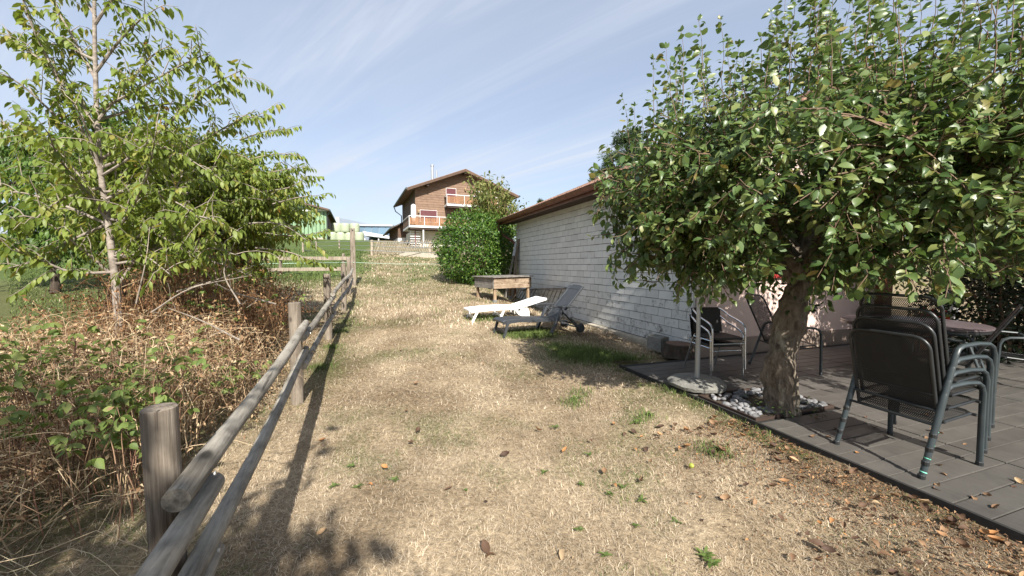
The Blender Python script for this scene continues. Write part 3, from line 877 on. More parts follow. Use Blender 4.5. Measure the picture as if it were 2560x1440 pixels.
# ------------------------------------------------------------------ foliage tools
TPL = {  # points (along, across, height) and faces of one leaf
    'ovate': ([(0, 0, 0), (.24, 0, -.004), (.52, 0, -.025), (.80, 0, -.08), (1, 0, -.16), (.17, .20, .04), (.45, .305, .05), (.76, .19, -.02), (.17, -.20, .04), (.45, -.305, .05), (.76, -.19, -.02)],
              [(0, 1, 5), (1, 2, 6, 5), (2, 3, 7, 6), (3, 4, 7), (0, 8, 1), (1, 8, 9, 2), (2, 9, 10, 3), (3, 10, 4)]),
    'lance': ([(0, 0, 0), (.36, 0, -.02), (.70, 0, -.09), (1, 0, -.25), (.32, .20, .03), (.68, .17, -.05), (.32, -.20, .03), (.68, -.17, -.05)],
              [(0, 1, 4), (1, 2, 5, 4), (2, 3, 5), (0, 6, 1), (1, 6, 7, 2), (2, 7, 3)]),
    'curl': ([(0, 0, 0), (.5, 0, .16), (1, 0, -.05), (.45, .22, .28), (.5, -.2, .22)], [(0, 1, 3), (1, 2, 3), (0, 4, 1), (1, 4, 2)]),
    'blade': ([(0, 0, 0), (.5, .09, 0), (.5, -.09, 0), (1, 0, -.06)], [(0, 2, 1), (1, 2, 3)]),
}
def unit(a):
    return a / np.maximum(np.linalg.norm(a, axis=1, keepdims=True), 1e-9)
def leaf_frames(ax, nr):
    ax = unit(ax); b = unit(np.cross(nr, ax)); n = np.cross(ax, b)
    return ax, b, n
def leaf_mesh(name, tpl, pos, ax, nr, size, material, rnd=None, smooth=True):
    pts, fcs = TPL[tpl]; pts = np.array(pts); k = len(pts); N = len(pos)
    a, b, n = leaf_frames(ax, nr)
    hs = rng.uniform(-.4, 2.6, N)[:, None, None] if N > 1 else 1.0; ws = rng.uniform(.72, 1.2, N)[:, None, None] if N > 1 else 1.0   # every blade curls and spreads differently
    v = pos[:, None, :] + size[:, None, None] * (pts[None, :, 0, None] * a[:, None] + ws * pts[None, :, 1, None] * b[:, None] + hs * pts[None, :, 2, None] * n[:, None])
    flat = np.concatenate([np.array(f) for f in fcs]); sz = np.array([len(f) for f in fcs])
    f = (np.arange(N)[:, None] * k + flat[None]).ravel(); s = np.tile(sz, N)
    r = rng.uniform(0, 1, N) if rnd is None else rnd
    return np_mesh(name, v.reshape(-1, 3), f, s, material, smooth, {'rnd': ('FLOAT', r.repeat(k))})
def inframe(pos, m=20):
    x, y, z = pos[:, 0], pos[:, 1], pos[:, 2] - CAMZ
    d = y * CP - z * SP; u = 1280 + FPX * x / np.maximum(d, .01); w = 720 - FPX * (y * SP + z * CP) / np.maximum(d, .01)
    return (d > .2) & (u > m) & (u < 2560 - m) & (w > m) & (w < 1440 - m), d
class Leaves:
    def __init__(s): s.p = []; s.a = []; s.n = []; s.s = []
    def add(s, p, a, n, size):
        s.p.append(p); s.a.append(a); s.n.append(n); s.s.append(size)
    def arrays(s):
        return np.array(s.p, float), np.array(s.a, float), np.array(s.n, float), np.array(s.s, float)
def crown(thing_, base, L, tpl, material, single=300, name='crown', sub='leaf'):
    """the crown is one part; its nearest leaves are leaves of their own"""
    p, a, n, s = L.arrays()
    base = np.array(base)
    pick = np.zeros(len(p), bool)
    if single:
        ok, d = inframe(p); d = np.where(ok, d / s, 1e9); o = np.argsort(d)[:single]; o = o[d[o] < 1e8]; pick[o] = True
    me = leaf_mesh(name, tpl, p[~pick] - base, a[~pick], n[~pick], s[~pick], material)
    co = link(name, me, thing_); co['kind'] = 'stuff'
    if single:
        ones = []
        for _k in range(5):
            one = leaf_mesh(sub, tpl, np.zeros((1, 3)), np.array([[1., 0, 0]]), np.array([[0, 0, 1.]]), np.ones(1), material, np.zeros(1))
            for v_ in one.vertices: v_.co = (v_.co.x, v_.co.y * (.75 + .11 * _k), v_.co.z * (-.3 + .65 * _k))
            ones.append(one)
        A, B, N = leaf_frames(a[pick], n[pick])
        for i in range(pick.sum()):
            m_ = Matrix((A[i], B[i], N[i])).transposed().to_4x4()
            o = link(sub, ones[i % 5], co); o.location = p[pick][i] - base; o.rotation_euler = m_.to_euler(); k = float(s[pick][i]); o.scale = (k, k, k)
    return co
def curve(a, b, k=7, bow=(0, 0, 0), wob=.03, r=random):
    a = Vector(a); b = Vector(b); L = (b - a).length; out = []
    for i in range(k):
        t = i / (k - 1); w = math.sin(math.pi * t)
        j = Vector((r.uniform(-1, 1), r.uniform(-1, 1), r.uniform(-1, 1))) * wob * L * (1 if 0 < i < k - 1 else 0)
        out.append(a.lerp(b, t) + Vector(bow) * w + j)
    return out
def spline(pts, sub=4):
    P = [Vector(p) for p in pts]; P = [P[0] * 2 - P[1]] + P + [P[-1] * 2 - P[-2]]; out = []
    for i in range(1, len(P) - 2):
        for k in range(sub):
            t = k / sub; a, b, c, d = P[i - 1], P[i], P[i + 1], P[i + 2]
            out.append(.5 * ((2 * b) + (c - a) * t + (2 * a - 5 * b + 4 * c - d) * t * t + (3 * b - a - 3 * c + d) * t ** 3))
    out.append(P[-2]); return out
def lerp_r(r0, r1, n): return [r0 + (r1 - r0) * i / (n - 1) for i in range(n)]
def along(pts, step):
    """points and directions every step metres along a path"""
    out = []; acc = 0
    for a, b in zip(pts, pts[1:]):
        d = b - a; L = d.length
        if L < 1e-6: continue
        while acc < L:
            out.append((a + d * (acc / L), d / L)); acc += step
        acc -= L
    return out
def rv(r=random): return Vector((r.gauss(0, 1), r.gauss(0, 1), r.gauss(0, 1))).normalized()

def barkmat(name, dark, light, along=(1, 1, .35), scale=18, lich=None, bmp=.8):
    m, nt, bs = newmat(name); v = objvec(nt, along, False)
    g = noise(nt, v, scale, 7, .7, .4)
    c = ramp(nt, g, [(.32, dark), (.68, light)])
    if lich:
        k = nd(nt, 'ShaderNodeMapRange'); k.inputs[1].default_value = .54; k.inputs[2].default_value = .64
        nt.links.new(noise(nt, v, 7, 5, .7), k.inputs[0]); c = mixrgb(nt, k.outputs[0], c, lich)
    nt.links.new(c, bs.inputs['Base Color']); bs.inputs['Roughness'].default_value = .92; bs.inputs['Specular IOR Level'].default_value = .2
    bump(nt, bs, g, bmp, .03)
    return m
MT['bark_pear'] = barkmat('pear_bark', (.055, .042, .032), (.24, .20, .155), lich=(.30, .27, .21))
MT['bark_cherry'] = barkmat('cherry_bark', (.13, .105, .088), (.36, .315, .27), (1, 1, 1.8), 12, bmp=.3)
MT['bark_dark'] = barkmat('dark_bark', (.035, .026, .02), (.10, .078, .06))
MT['twig'] = mat('brown_twig', (.13, .085, .055), .8, .3, 20)
MT['twig_grey'] = mat('grey_twig', (.26, .22, .18), .8, .3, 20)
MT['leaf_pear'] = leafmat('pear_leaf', [(0, (.058, .108, .030)), (.45, (.098, .158, .046)), (.8, (.155, .210, .068)), (.96, (.22, .25, .080)), (1, (.25, .20, .06))], .40, .30, .55)
MT['leaf_cherry'] = leafmat('cherry_leaf', [(0, (.110, .160, .028)), (.5, (.165, .220, .042)), (.85, (.22, .27, .058)), (.99, (.27, .25, .06)), (1, (.28, .13, .04))], .5, .4, .4)
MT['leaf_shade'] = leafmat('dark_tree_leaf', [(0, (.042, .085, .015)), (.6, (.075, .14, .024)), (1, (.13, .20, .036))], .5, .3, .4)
MT['leaf_laurel'] = leafmat('laurel_leaf', [(0, (.028, .075, .010)), (.5, (.055, .120, .016)), (.85, (.095, .175, .026)), (1, (.16, .22, .045))], .42, .25, .4)
MT['leaf_bamboo'] = leafmat('bamboo_leaf', [(0, (.09, .12, .03)), (.6, (.16, .19, .05)), (1, (.25, .25, .09))], .5, .3, .4)
MT['needle'] = leafmat('pine_needle', [(0, (.022, .045, .018)), (.6, (.045, .078, .028)), (1, (.085, .11, .04))], .6, .1, .3)
MT['leaf_hedge_shaded'] = leafmat('shaded_hedge_leaf', [(0, (.008, .018, .007)), (.7, (.013, .027, .009)), (1, (.022, .042, .013))], .45, .15, .4)  # shade of the pear crown put into the leaf colour
MT['leaf_rasp'] = leafmat('raspberry_leaf', [(0, (.095, .145, .035)), (.5, (.15, .205, .055)), (1, (.23, .26, .085))], .55, .35, .3)
MT['leaf_dry'] = leafmat('dry_leaf', [(0, (.15, .085, .045)), (.4, (.28, .18, .10)), (.75, (.44, .32, .19)), (1, (.56, .45, .29))], .8, .2, .2)
MT['leaf_fallen'] = leafmat('fallen_leaf', [(0, (.06, .034, .022)), (.45, (.14, .080, .045)), (.75, (.27, .165, .09)), (.93, (.36, .17, .06)), (1, (.40, .29, .17))], .7, .1, .35)
MT['leaf_rust'] = leafmat('rust_leaf', [(0, (.11, .055, .028)), (.5, (.24, .125, .06)), (.85, (.36, .21, .105)), (1, (.50, .36, .2))], .8, .2, .2)
MT['leaf_ivy'] = leafmat('ivy_leaf', [(0, (.015, .03, .01)), (1, (.05, .085, .02))], .4, .15, .5)
MT['leaf_weed'] = leafmat('weed_leaf', [(0, (.075, .125, .03)), (1, (.14, .19, .055))], .5, .3, .3)
MT['petal'] = leafmat('red_petal', [(0, (.35, .02, .015)), (1, (.55, .05, .03))], .6, .3, .3)

# ------------------------------------------------------------------ pear tree over the decking
def pear_tree():
    r = random.Random(3)
    b = onz(1958, 1032, 0.0)
    t = thing('pear_tree', 'old pear tree with thick trunk and dense glossy crown over the decking', 'tree', b)
    tr_pts = [Vector((b.x, b.y, -.1)), at(1952, 1010, b.y), at(1948, 930, b.y), at(1962, 850, b.y + .02), at(1985, 760, b.y + .03), at(2003, 700, b.y + .05), at(2012, 640, b.y + .05)]
    sp = spline(tr_pts, 6)
    n = len(sp); rad = []
    for i in range(n):
        f = i / (n - 1); rad.append((.165 - .050 * f if f > .12 else .165 + (.12 - f) * .5) * (1 + .035 * math.sin(i * 1.9)))
    mb = MB(); mb.tube([p - b for p in sp], rad, 28)
    # knobbly surface
    mb.v = [tuple(Vector(v) + Vector((math.sin(v[2] * 31 + v[0] * 40), math.cos(v[2] * 27 + v[1] * 37), 0)) * .011 + Vector((math.sin(v[2] * 9 + v[1] * 11), math.cos(v[2] * 8 + v[0] * 12), 0)) * .016) for v in mb.v]
    mb.build('trunk', MT['bark_pear'], t, True, sharp=180)
    top = sp[-1]
    c = Vector((3.30, 4.05, 2.45)); rx, ry, rz = 2.65, 1.7, 1.20
    limbs = []; lim = MB()
    for k in range(13):
        az = k * 2.4 + r.uniform(-.25, .25); f = r.uniform(.6, .92); el = r.uniform(-.1, .75)
        e = Vector((c.x + rx * f * math.cos(az) * math.cos(el), c.y + ry * f * math.sin(az) * math.cos(el), c.z - .15 + rz * f * math.sin(el)))
        s = sp[int(r.uniform(.82, 1) * (n - 1))]
        pts = curve(s, e, 9, (0, 0, .22), .035, r); limbs.append(pts); lim.tube([p - b for p in pts], lerp_r(.075, .018, 9), 8)
    lim.build('limbs', MT['bark_pear'], t, True)
    nodes = np.array([p for l in limbs for p in l[2:]])
    L = Leaves(); tw = MB()
    def leafy(pts, step, size, droop=.45, spread=1.0, start=0.0, nrand=.75):
        al = along(pts, step)
        for i, (p, d) in enumerate(al):
            if i < len(al) * start: continue
            o = rv(r); o = (o - d * o.dot(d)).normalized()
            ax = (o * spread + d * .45 + Vector((0, 0, -droop)) * r.uniform(.3, 1.5)).normalized()
            nr = Vector((0, 0, 1 if nrand < 1 else .4)) + rv(r) * nrand + (p - c).normalized() * .5
            L.add(p + ax * .02, ax, nr, size * r.uniform(.5, 1.2))
    lumps = [Vector((r.uniform(-1, 1), r.uniform(-1, 1), r.uniform(-1, 1))).normalized() for _ in range(16)]
    def envelope():
        while True:
            az = r.uniform(0, 6.283); rho = r.uniform(0, 1) ** .5
            lump = .86 + .16 * math.sin(az * 5 + 1) * math.sin(az * 2) + .06 * math.sin(az * 11)
            x = c.x + rx * (1.3 if math.cos(az) > 0 else 1.0) * rho * lump * math.cos(az); y = c.y + ry * rho * lump * math.sin(az)
            zt = c.z + rz * math.sqrt(max(0, 1 - rho ** (2.6 if math.cos(az) > -.2 else 1.7))) * (1 if math.cos(az) > -.2 else .86) * (.94 + .1 * math.sin(3 * x) * math.cos(4 * y))
            zt -= .45 * max(0, min(1, (x - 5.0) / 1.5))
            zb = 1.34 + .30 * max(0, 3.7 - y) + .45 * rho ** 5 + .12 * math.sin(x * 2.7 + 1) * math.cos(y * 3.1)
            k = r.random()
            z = zb + (zt - zb) * (k ** 1.7 if r.random() < .55 else 1 - (1 - k) ** 2.0)
            if abs(x - top.x) < .3 and abs(y - top.y) < .4 and z < 1.55: continue
            return Vector((x, y, z))
    for k in range(1010):
        e = envelope()
        j = np.argsort(((nodes - np.array(e)) ** 2).sum(1))[r.randint(0, 3)]
        s = Vector(nodes[j]); pts = curve(s, e, 6, (0, 0, .05), .05, r)
        tw.tube([p - b for p in pts], lerp_r(.008, .003, 6), 3)
        Ls = (e - s).length
        leafy(pts, .033, .086, start=max(0, 1 - .75 / max(Ls, .01)))
        for q_ in range(3):
            p0_ = pts[r.randint(2, 5)]; d = (rv(r) + (e - c).normalized() * .6 + Vector((0, 0, .15))).normalized()
            e2 = p0_ + d * r.uniform(.14, .32); p2 = curve(p0_, e2, 4, (0, 0, -.01), .05, r)
            tw.tube([p - b for p in p2], lerp_r(.004, .0015, 4), 3); leafy(p2, .030, .086, .5)
    # hanging sprays at the lower edge
    for px, py, d in ((1730, 690, 3.85), (1700, 660, 4.0), (1770, 700, 3.7), (1560, 560, 4.2), (1540, 500, 4.3), (1600, 610, 4.0), (2200, 680, 3.0), (2080, 690, 3.3), (2350, 650, 2.8), (1900, 650, 3.4), (1860, 640, 3.6), (2300, 660, 3.0), (2140, 660, 3.2)):
        s = at(px, py - 70, d + .3); e = at(px + r.uniform(-20, 20), py + 25, d)
        for q_ in range(6):
            pts = curve(s, e + rv(r) * .2, 6, (0, 0, .06), .05, r); tw.tube([p - b for p in pts], lerp_r(.008, .003, 6), 4); leafy(pts, .03, .092, .8)
    # long shoots to the left
    for (x0, y0, d0), (x1, y1, d1) in (((1640, 560, 4.3), (1490, 490, 4.4)), ((1660, 600, 4.2), (1480, 590, 4.2)), ((1700, 560, 4.2), (1530, 470, 4.3)), ((1650, 500, 4.4), (1560, 430, 4.4)), ((1640, 620, 4.0), (1520, 640, 4.0)), ((1660, 660, 3.9), (1560, 640, 4.0)), ((1620, 470, 4.4), (1500, 430, 4.5)), ((1700, 660, 3.9), (1640, 700, 3.8)), ((1740, 680, 3.8), (1690, 745, 3.7)), ((1780, 690, 3.8), (1760, 765, 3.7)), ((1640, 440, 4.3), (1580, 380, 4.4)), ((1700, 640, 4.0), (1570, 670, 3.9)), ((1680, 560, 4.1), (1500, 545, 4.2))):
        pts = curve(at(x0, y0, d0), at(x1, y1, d1), 7, (0, 0, .05), .03, r); tw.tube([p - b for p in pts], lerp_r(.009, .003, 7), 5); leafy(pts, .042, .085, .5)
    # upright water shoots on top
    for k in range(165):
        az = r.uniform(0, 6.28); f = r.uniform(.0, 1) ** .55 * (.92 if math.cos(az) > -.2 else .78)
        x = c.x + rx * (1.1 if math.cos(az) > 0 else 1) * f * math.cos(az); y = c.y + ry * f * math.sin(az)
        z = c.z + rz * math.sqrt(max(0, 1 - f ** (2.6 if math.cos(az) > -.2 else 1.7))) * (.9 if math.cos(az) > -.2 else .78)
        ln = r.uniform(.45, 1.1) * (1 - .3 * f); lean = Vector((r.uniform(-.14, .14) + .12 * (x - c.x) / rx, r.uniform(-.12, .12), 1)).normalized()
        s = Vector((x, y, z - .15)); pts = curve(s, s + lean * ln, 6, (r.uniform(-.03, .03), 0, 0), .02, r)
        tw.tube([p - b for p in pts], lerp_r(.004, .0012, 6), 4); leafy(pts, .024, .075, .5, .9, 0.0, 1.3)
        for _k in range(4): L.add(pts[-1], lean * .8 + rv(r) * .7, rv(r), .05)
    tw.build('twigs', MT['twig'], t, True)
    crown(t, b, L, 'ovate', MT['leaf_pear'], 300)
    # ivy clinging to the upper trunk and foot
    V = Leaves()
    for k in range(170):
        z_ = r.uniform(1.05, 1.75); a = r.uniform(-.9, .9) if k % 3 else r.uniform(-3, 3)
        i = min(n - 1, max(0, int((z_ + .1) / (sp[-1].z + .1) * (n - 1)))); o = Vector((math.cos(a), math.sin(a) * .8 - .25, 0)).normalized()
        V.add(sp[i] + o * (rad[i] + r.uniform(0, .05)), (o * .4 + rv(r) * .5 + Vector((0, 0, -.5))), o + rv(r) * .3, r.uniform(.035, .06))
    for k in range(110):
        a = r.uniform(0, 6.28); o = Vector((math.cos(a), math.sin(a), 0)); V.add(b + o * r.uniform(.24, .36) + Vector((0, 0, r.uniform(.03, .16))), o + rv(r) * .5, Vector((0, 0, 1)) + rv(r) * .4, r.uniform(.025, .05))
    crown(t, b, V, 'ovate', MT['leaf_ivy'], 0, 'ivy')
    return t
pear = pear_tree()

# ------------------------------------------------------------------ cherry trees beyond the fence
def droopy(L, r, pts, step, size, start=0.0, droop=.75):
    al = along(pts, step)
    for i, (p, d) in enumerate(al):
        if i < len(al) * start: continue
        s = d.cross(Vector((0, 0, 1)))
        s = s.normalized() if s.length > .1 else rv(r)
        s = s * (1 if i % 2 else -1) + rv(r) * .35
        ax = (s * .6 + d * .35 + Vector((0, 0, -droop)) * r.uniform(.4, 1.4)).normalized()
        nr = Vector((0, 0, 1)) + s * .6 + rv(r) * .45
        L.add(p + ax * .015, ax, nr, size * r.uniform(.7, 1.15))
def cherry_near():
    r = random.Random(8)
    D = 4.6
    b = at(296, 790, D); b.z = G(b.x, b.y)
    t = thing('cherry_tree', 'slender young cherry tree with pale trunk beside the dry thicket', 'tree', b)
    tp_ = [b - Vector((0, 0, .1)), at(292, 740, D), at(282, 650, D), at(268, 540, D), at(250, 420, D), at(243, 300, D), at(238, 150, D), at(236, 0, D), at(240, -160, D), at(250, -300, D)]
    sp = spline(tp_, 5); n = len(sp)
    MB().tube([p - b for p in sp], lerp_r(.044, .008, n), 14).build('trunk', MT['bark_cherry'], t, True)
    limbs = [([(285, 690), (200, 620), (130, 565), (60, 540), (-20, 560)], 4.6, 4.0),
             ([(266, 545), (170, 440), (70, 350), (-10, 300)], 4.6, 5.0),
             ([(252, 430), (180, 270), (110, 130), (70, 40), (40, -60)], 4.6, 4.2),
             ([(254, 440), (330, 390), (430, 300), (520, 220), (605, 175)], 4.6, 4.3),
             ([(262, 500), (390, 430), (510, 350), (600, 300), (660, 290)], 4.6, 5.0),
             ([(245, 300), (320, 210), (380, 140), (430, 110)], 4.6, 4.9),
             ([(242, 280), (350, 220), (450, 165), (525, 130)], 4.6, 4.2),
             ([(240, 180), (300, 100), (350, 50), (385, 25)], 4.6, 4.4),
             ([(240, 200), (180, 90), (130, 0), (100, -80)], 4.6, 5.0),
             ([(282, 640), (380, 570), (480, 540), (560, 560)], 4.6, 4.1),
             ([(290, 720), (370, 600), (430, 490), (460, 430)], 4.6, 5.0),
             ([(268, 560), (150, 510), (40, 480), (-60, 500)], 4.6, 4.4),
             ([(250, 400), (150, 300), (50, 210), (-30, 170)], 4.6, 4.0),
             ([(246, 330), (160, 200), (60, 120), (0, 80)], 4.6, 4.7),
             ([(275, 600), (330, 520), (370, 430), (390, 330)], 4.6, 3.9),
             ([(268, 540), (210, 470), (150, 400), (120, 330)], 4.6, 3.8),
             ([(238, 60), (290, -20), (330, -100)], 4.6, 4.5), ([(238, 40), (180, -60), (120, -140)], 4.6, 4.8),
             ([(285, 660), (420, 640), (520, 620), (600, 640)], 4.6, 4.5), ([(288, 680), (180, 680), (80, 640), (10, 620)], 4.6, 3.9),
             ([(285, 650), (400, 620), (520, 650), (630, 690)], 4.6, 4.9), ([(285, 640), (360, 640), (430, 690)], 4.6, 4.2), ([(262, 545), (330, 560), (420, 600), (500, 650)], 4.6, 4.4),
             ([(270, 560), (180, 600), (90, 650), (20, 670)], 4.6, 4.3), ([(258, 480), (340, 480), (430, 500), (520, 560)], 4.6, 4.2), ([(258, 470), (200, 480), (120, 520), (60, 580)], 4.6, 4.1), ([(250, 400), (340, 350), (440, 380), (540, 440)], 4.6, 4.6)]
    for k in range(9):
        s_ = tp_[2 + k % 6]; a = k * 2.4; e = s_ + Vector((math.cos(a) * r.uniform(.8, 1.5), math.sin(a) * r.uniform(.5, 1.1) + .25, r.uniform(.1, .9)))
        limbs.append(([s_, s_.lerp(e, .5) + Vector((0, 0, .1)), e], None, None))
    lim = MB(); tw = MB(); L = Leaves()
    for pth, d0, d1 in limbs:
        k = len(pth); pts = spline(pth if d0 is None else [at(x, y, d0 + (d1 - d0) * i / (k - 1)) for i, (x, y) in enumerate(pth)], 4)
        lim.tube([p - b for p in pts], lerp_r(.017, .004, len(pts)), 7)
        droopy(L, r, pts, .036, .105, .3)
        for i, (p, d) in enumerate(along(pts, .085)):
            if i < 2: continue
            s = d.cross(Vector((0, 0, 1))).normalized() * (1 if i % 2 else -1)
            dr = (s * .6 + d * .5 + Vector((0, 0, r.uniform(-.3, 1.0))) + rv(r) * .8).normalized()
            e = p + dr * r.uniform(.12, .46); q_ = curve(p, e, 5, (0, 0, .04), .04, r)
            tw.tube([v - b for v in q_], lerp_r(.005, .002, 5), 4); droopy(L, r, q_, .027, .105, .1)
    lim.build('limbs', MT['bark_cherry'], t, True); tw.build('twigs', MT['twig_grey'], t, True)
    crown(t, b, L, 'lance', MT['leaf_cherry'], 300)
    return t
def cherry_round(name, label, base, c, rad3, seed, material, nb, lsize, tpl='lance', trunk_r=.09, bark='bark_cherry', single=0, tips=()):
    r = random.Random(seed)
    b = Vector((base[0], base[1], G(base[0], base[1])))
    t = thing(name, label, 'tree', b)
    c = Vector(c); rx, ry, rz = rad3
    top = Vector((b.x + (c.x - b.x) * .6, b.y + (c.y - b.y) * .6, c.z + rz * .3))
    sp = curve(b - Vector((0, 0, .1)), top, 10, (.05, .02, 0), .012, r)
    MB().tube([p - b for p in sp], lerp_r(trunk_r, trunk_r * .35, 10), 12).build('trunk', MT[bark], t, True)
    lim = MB(); tw = MB(); L = Leaves(); nodes = []
    for k in range(16):
        az = k * 2.4 + r.uniform(-.3, .3); el = r.uniform(-.15, 1.1); f = r.uniform(.6, .85)
        e = c + Vector((rx * f * math.cos(az) * math.cos(el), ry * f * math.sin(az) * math.cos(el), rz * f * math.sin(el)))
        s = sp[r.randint(4, 9)]; pts = curve(s, e, 8, (0, 0, .12), .03, r)
        lim.tube([p - b for p in pts], lerp_r(trunk_r * .38, .008, 8), 6); nodes += pts[1:]
    for pth in tips:
        pts = spline([at(*p) for p in pth], 4); lim.tube([p - b for p in pts], lerp_r(.018, .004, len(pts)), 5); droopy(L, r, pts, .04, lsize, .05)
        for i, (p, d) in enumerate(along(pts, .12)):
            s = d.cross(Vector((0, 0, 1))).normalized() * (1 if i % 2 else -1); e = p + (s * .7 + d * .6 + rv(r) * .4).normalized() * r.uniform(.12, .3)
            q_ = curve(p, e, 4, (0, 0, .02), .03, r); tw.tube([v - b for v in q_], lerp_r(.004, .002, 4), 3); droopy(L, r, q_, .035, lsize)
    nd_ = np.array(nodes)
    for k in range(nb):
        u = rv(r); f = r.uniform(.25, 1.0) ** .5
        lump = .85 + .2 * math.sin(4 * u.x + seed) * math.cos(5 * u.z + seed)
        e = c + Vector((rx * u.x, ry * u.y, rz * u.z)) * f * lump
        if e.z < b.z + .75: continue
        s = Vector(nd_[np.argsort(((nd_ - np.array(e)) ** 2).sum(1))[r.randint(0, 2)]])
        pts = curve(s, e, 6, (0, 0, .06), .04, r); tw.tube([v - b for v in pts], lerp_r(.008, .003, 6), 4)
        droopy(L, r, pts, .05, lsize, max(0, 1 - .8 / max((e - s).length, .01)))
        for q0 in range(3):
            p0_ = pts[r.randint(2, 5)]; e2 = p0_ + (rv(r) + (e - c).normalized() * .5).normalized() * r.uniform(.15, .38)
            q_ = curve(p0_, e2, 4, (0, 0, .02), .04, r); droopy(L, r, q_, .042, lsize)
    lim.build('limbs', MT[bark], t, True); tw.build('twigs', MT['twig_grey'], t, True)
    crown(t, b, L, tpl, MT[material], single)
    return t
cherry_near()
tips = [[(640, 480, 6.8), (720, 470, 6.6), (770, 440, 6.5)], [(650, 520, 6.7), (740, 495, 6.5), (800, 488, 6.4)], [(640, 580, 6.6), (740, 590, 6.4), (825, 575, 6.3)],
        [(620, 400, 6.9), (690, 385, 6.8), (750, 388, 6.7)], [(600, 350, 7), (660, 330, 6.9), (725, 322, 6.8)], [(640, 620, 6.5), (720, 630, 6.3), (790, 655, 6.2)], [(560, 330, 7), (610, 290, 7), (640, 280, 7)],
        [(600, 560, 6.4), (700, 560, 6.2), (780, 610, 6.1)], [(630, 440, 6.7), (710, 425, 6.6), (770, 415, 6.5)]]
cB = cherry_round('cherry_tree', 'broad cherry tree with drooping leaves reaching towards the green barn', (-5.35, 7.1), (-5.6, 7.0, 2.6), (2.3, 1.8, 1.5), 21, 'leaf_cherry', 820, .115, tips=tips, single=300)
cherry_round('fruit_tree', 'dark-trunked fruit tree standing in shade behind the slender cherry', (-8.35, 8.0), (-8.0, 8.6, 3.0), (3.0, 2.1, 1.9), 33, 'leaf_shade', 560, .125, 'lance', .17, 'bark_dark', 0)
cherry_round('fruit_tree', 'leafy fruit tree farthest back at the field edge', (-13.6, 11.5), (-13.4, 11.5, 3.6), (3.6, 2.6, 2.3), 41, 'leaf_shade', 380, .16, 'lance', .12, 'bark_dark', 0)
# the tree whose shade falls on the near corner of the lawn stands behind the camera
sh = copy_tree(cB)
sh.location = (-1.0, -6.35, G(-1.0, -6.35)); sh.scale = (2.0, 2.0, 1.75); sh.rotation_euler = (0, 0, 2.0)
sh['label'] = 'tall cherry tree behind the viewer shading the near fence'

# a second pear tree stands beyond the right edge; its side branches close the view there
def copy_parts(o):
    c_ = o.copy(); COL.objects.link(c_)
    for ch in list(o.children):
        d = ch.copy(); COL.objects.link(d); d.parent = c_
    return c_
p2 = copy_parts(pear)
p2.location = (9.7, 5.1, .0); p2.rotation_euler = (0, 0, R(176)); p2.scale = (1, 1, 1.12)
p2['label'] = 'second pear tree beyond the right edge shading table and hedge'
# ------------------------------------------------------------------ chalet on the rise
HA = R(22)
hc = at(1040, 640, 45.0); HZ = 3.45
house = thing('chalet', 'brown timber chalet with balconies and red blinds up the slope', 'house', (hc.x, hc.y, HZ), HA)
HW, HD = 11.4, 13.0
EZ, RZ_ = 6.9, 9.15            # wall height at the eaves and ridge, above the house foot
def hroof(x): return EZ + (RZ_ - EZ) * (1 - abs(x - HW / 2) / (HW / 2))
FZ = 2.35                      # lower storey height
gw_ = MB().prism([(0, FZ), (HW, FZ), (HW, EZ), (HW / 2, RZ_), (0, EZ)], 'y', 0, .2).build('front_wall', MT['siding'], house)
MB().box(.0, .2, .2, HD, FZ, EZ).build('side_wall', MT['siding_dark_shaded'], house)  # wall turned from the sun: its shade is in the darker siding
MB().box(HW - .2, HW, .2, HD, 0, EZ).build('side_wall', MT['siding_dark_shaded'], house)
MB().prism([(0, 0), (HW, 0), (HW, EZ), (HW / 2, RZ_), (0, EZ)], 'y', HD - .2, HD).build('rear_wall', MT['siding_dark_shaded'], house)
MB().box(.05, HW - .05, .05, HD - .3, -1.0, FZ).build('ground_floor_wall', mat('cream_render', (.52, .49, .42), .9, .08, 2), house)
# cladding boards on the front: lapped, one by one
z = FZ; bi = 0
while z < RZ_ - .1:
    zt = min(z + .28, RZ_)
    xl = 0 if z < EZ else (z - EZ) / (RZ_ - EZ) * HW / 2 + .02
    if HW - 2 * xl > .5:
        MB().add([(xl, -.03, z), (HW - xl, -.03, z), (HW - xl, -.004, zt), (xl, -.004, zt), (xl, -.001, z), (HW - xl, -.001, z)], [(0, 1, 2, 3), (0, 4, 5, 1)]).build('cladding_board', MT['siding'], gw_)
    z += .28
OV = 1.0
rf = MB()
for s_ in (0, 1):
    k = (RZ_ - EZ) / (HW / 2)
    pts = [(-OV, EZ - OV * k), (HW / 2, RZ_), (HW / 2, RZ_ + .22), (-OV, EZ - OV * k + .22)]
    if s_: pts = [(HW - a, b) for a, b in pts]
    rf.prism(pts, 'y', -1.1, HD + .6)
rf = rf.build('roof', mat('old_roof_tile', (.20, .12, .085), .85, .2, 4, bmp=.5, bscale=10, bdist=.05), house)
for s_ in (0, 1):
    pts = [(-OV - .02, EZ - OV * k - .12), (HW / 2, RZ_ - .12), (HW / 2, RZ_ + .16), (-OV - .02, EZ - OV * k + .16)]
    if s_: pts = [(HW - a, b) for a, b in pts]
    MB().prism(pts, 'y', -1.16, -1.105).build('bargeboard', MT['siding_dark_shaded'], rf)
    xx = -OV - .1 if not s_ else HW + OV + .1
    MB().tube([(xx, -1.2, EZ - OV * k + .1), (xx, HD + .6, EZ - OV * k + .1)], .12, 10).build('gutter', MT['gutter_dark'], rf, True)
for xx in (1.3, HW / 2, HW - 1.3):
    MB().box(xx - .1, xx + .1, -1.0, .0, hroof(xx) - .34, hroof(xx) - .06).build('purlin', MT['darkwood'], rf)
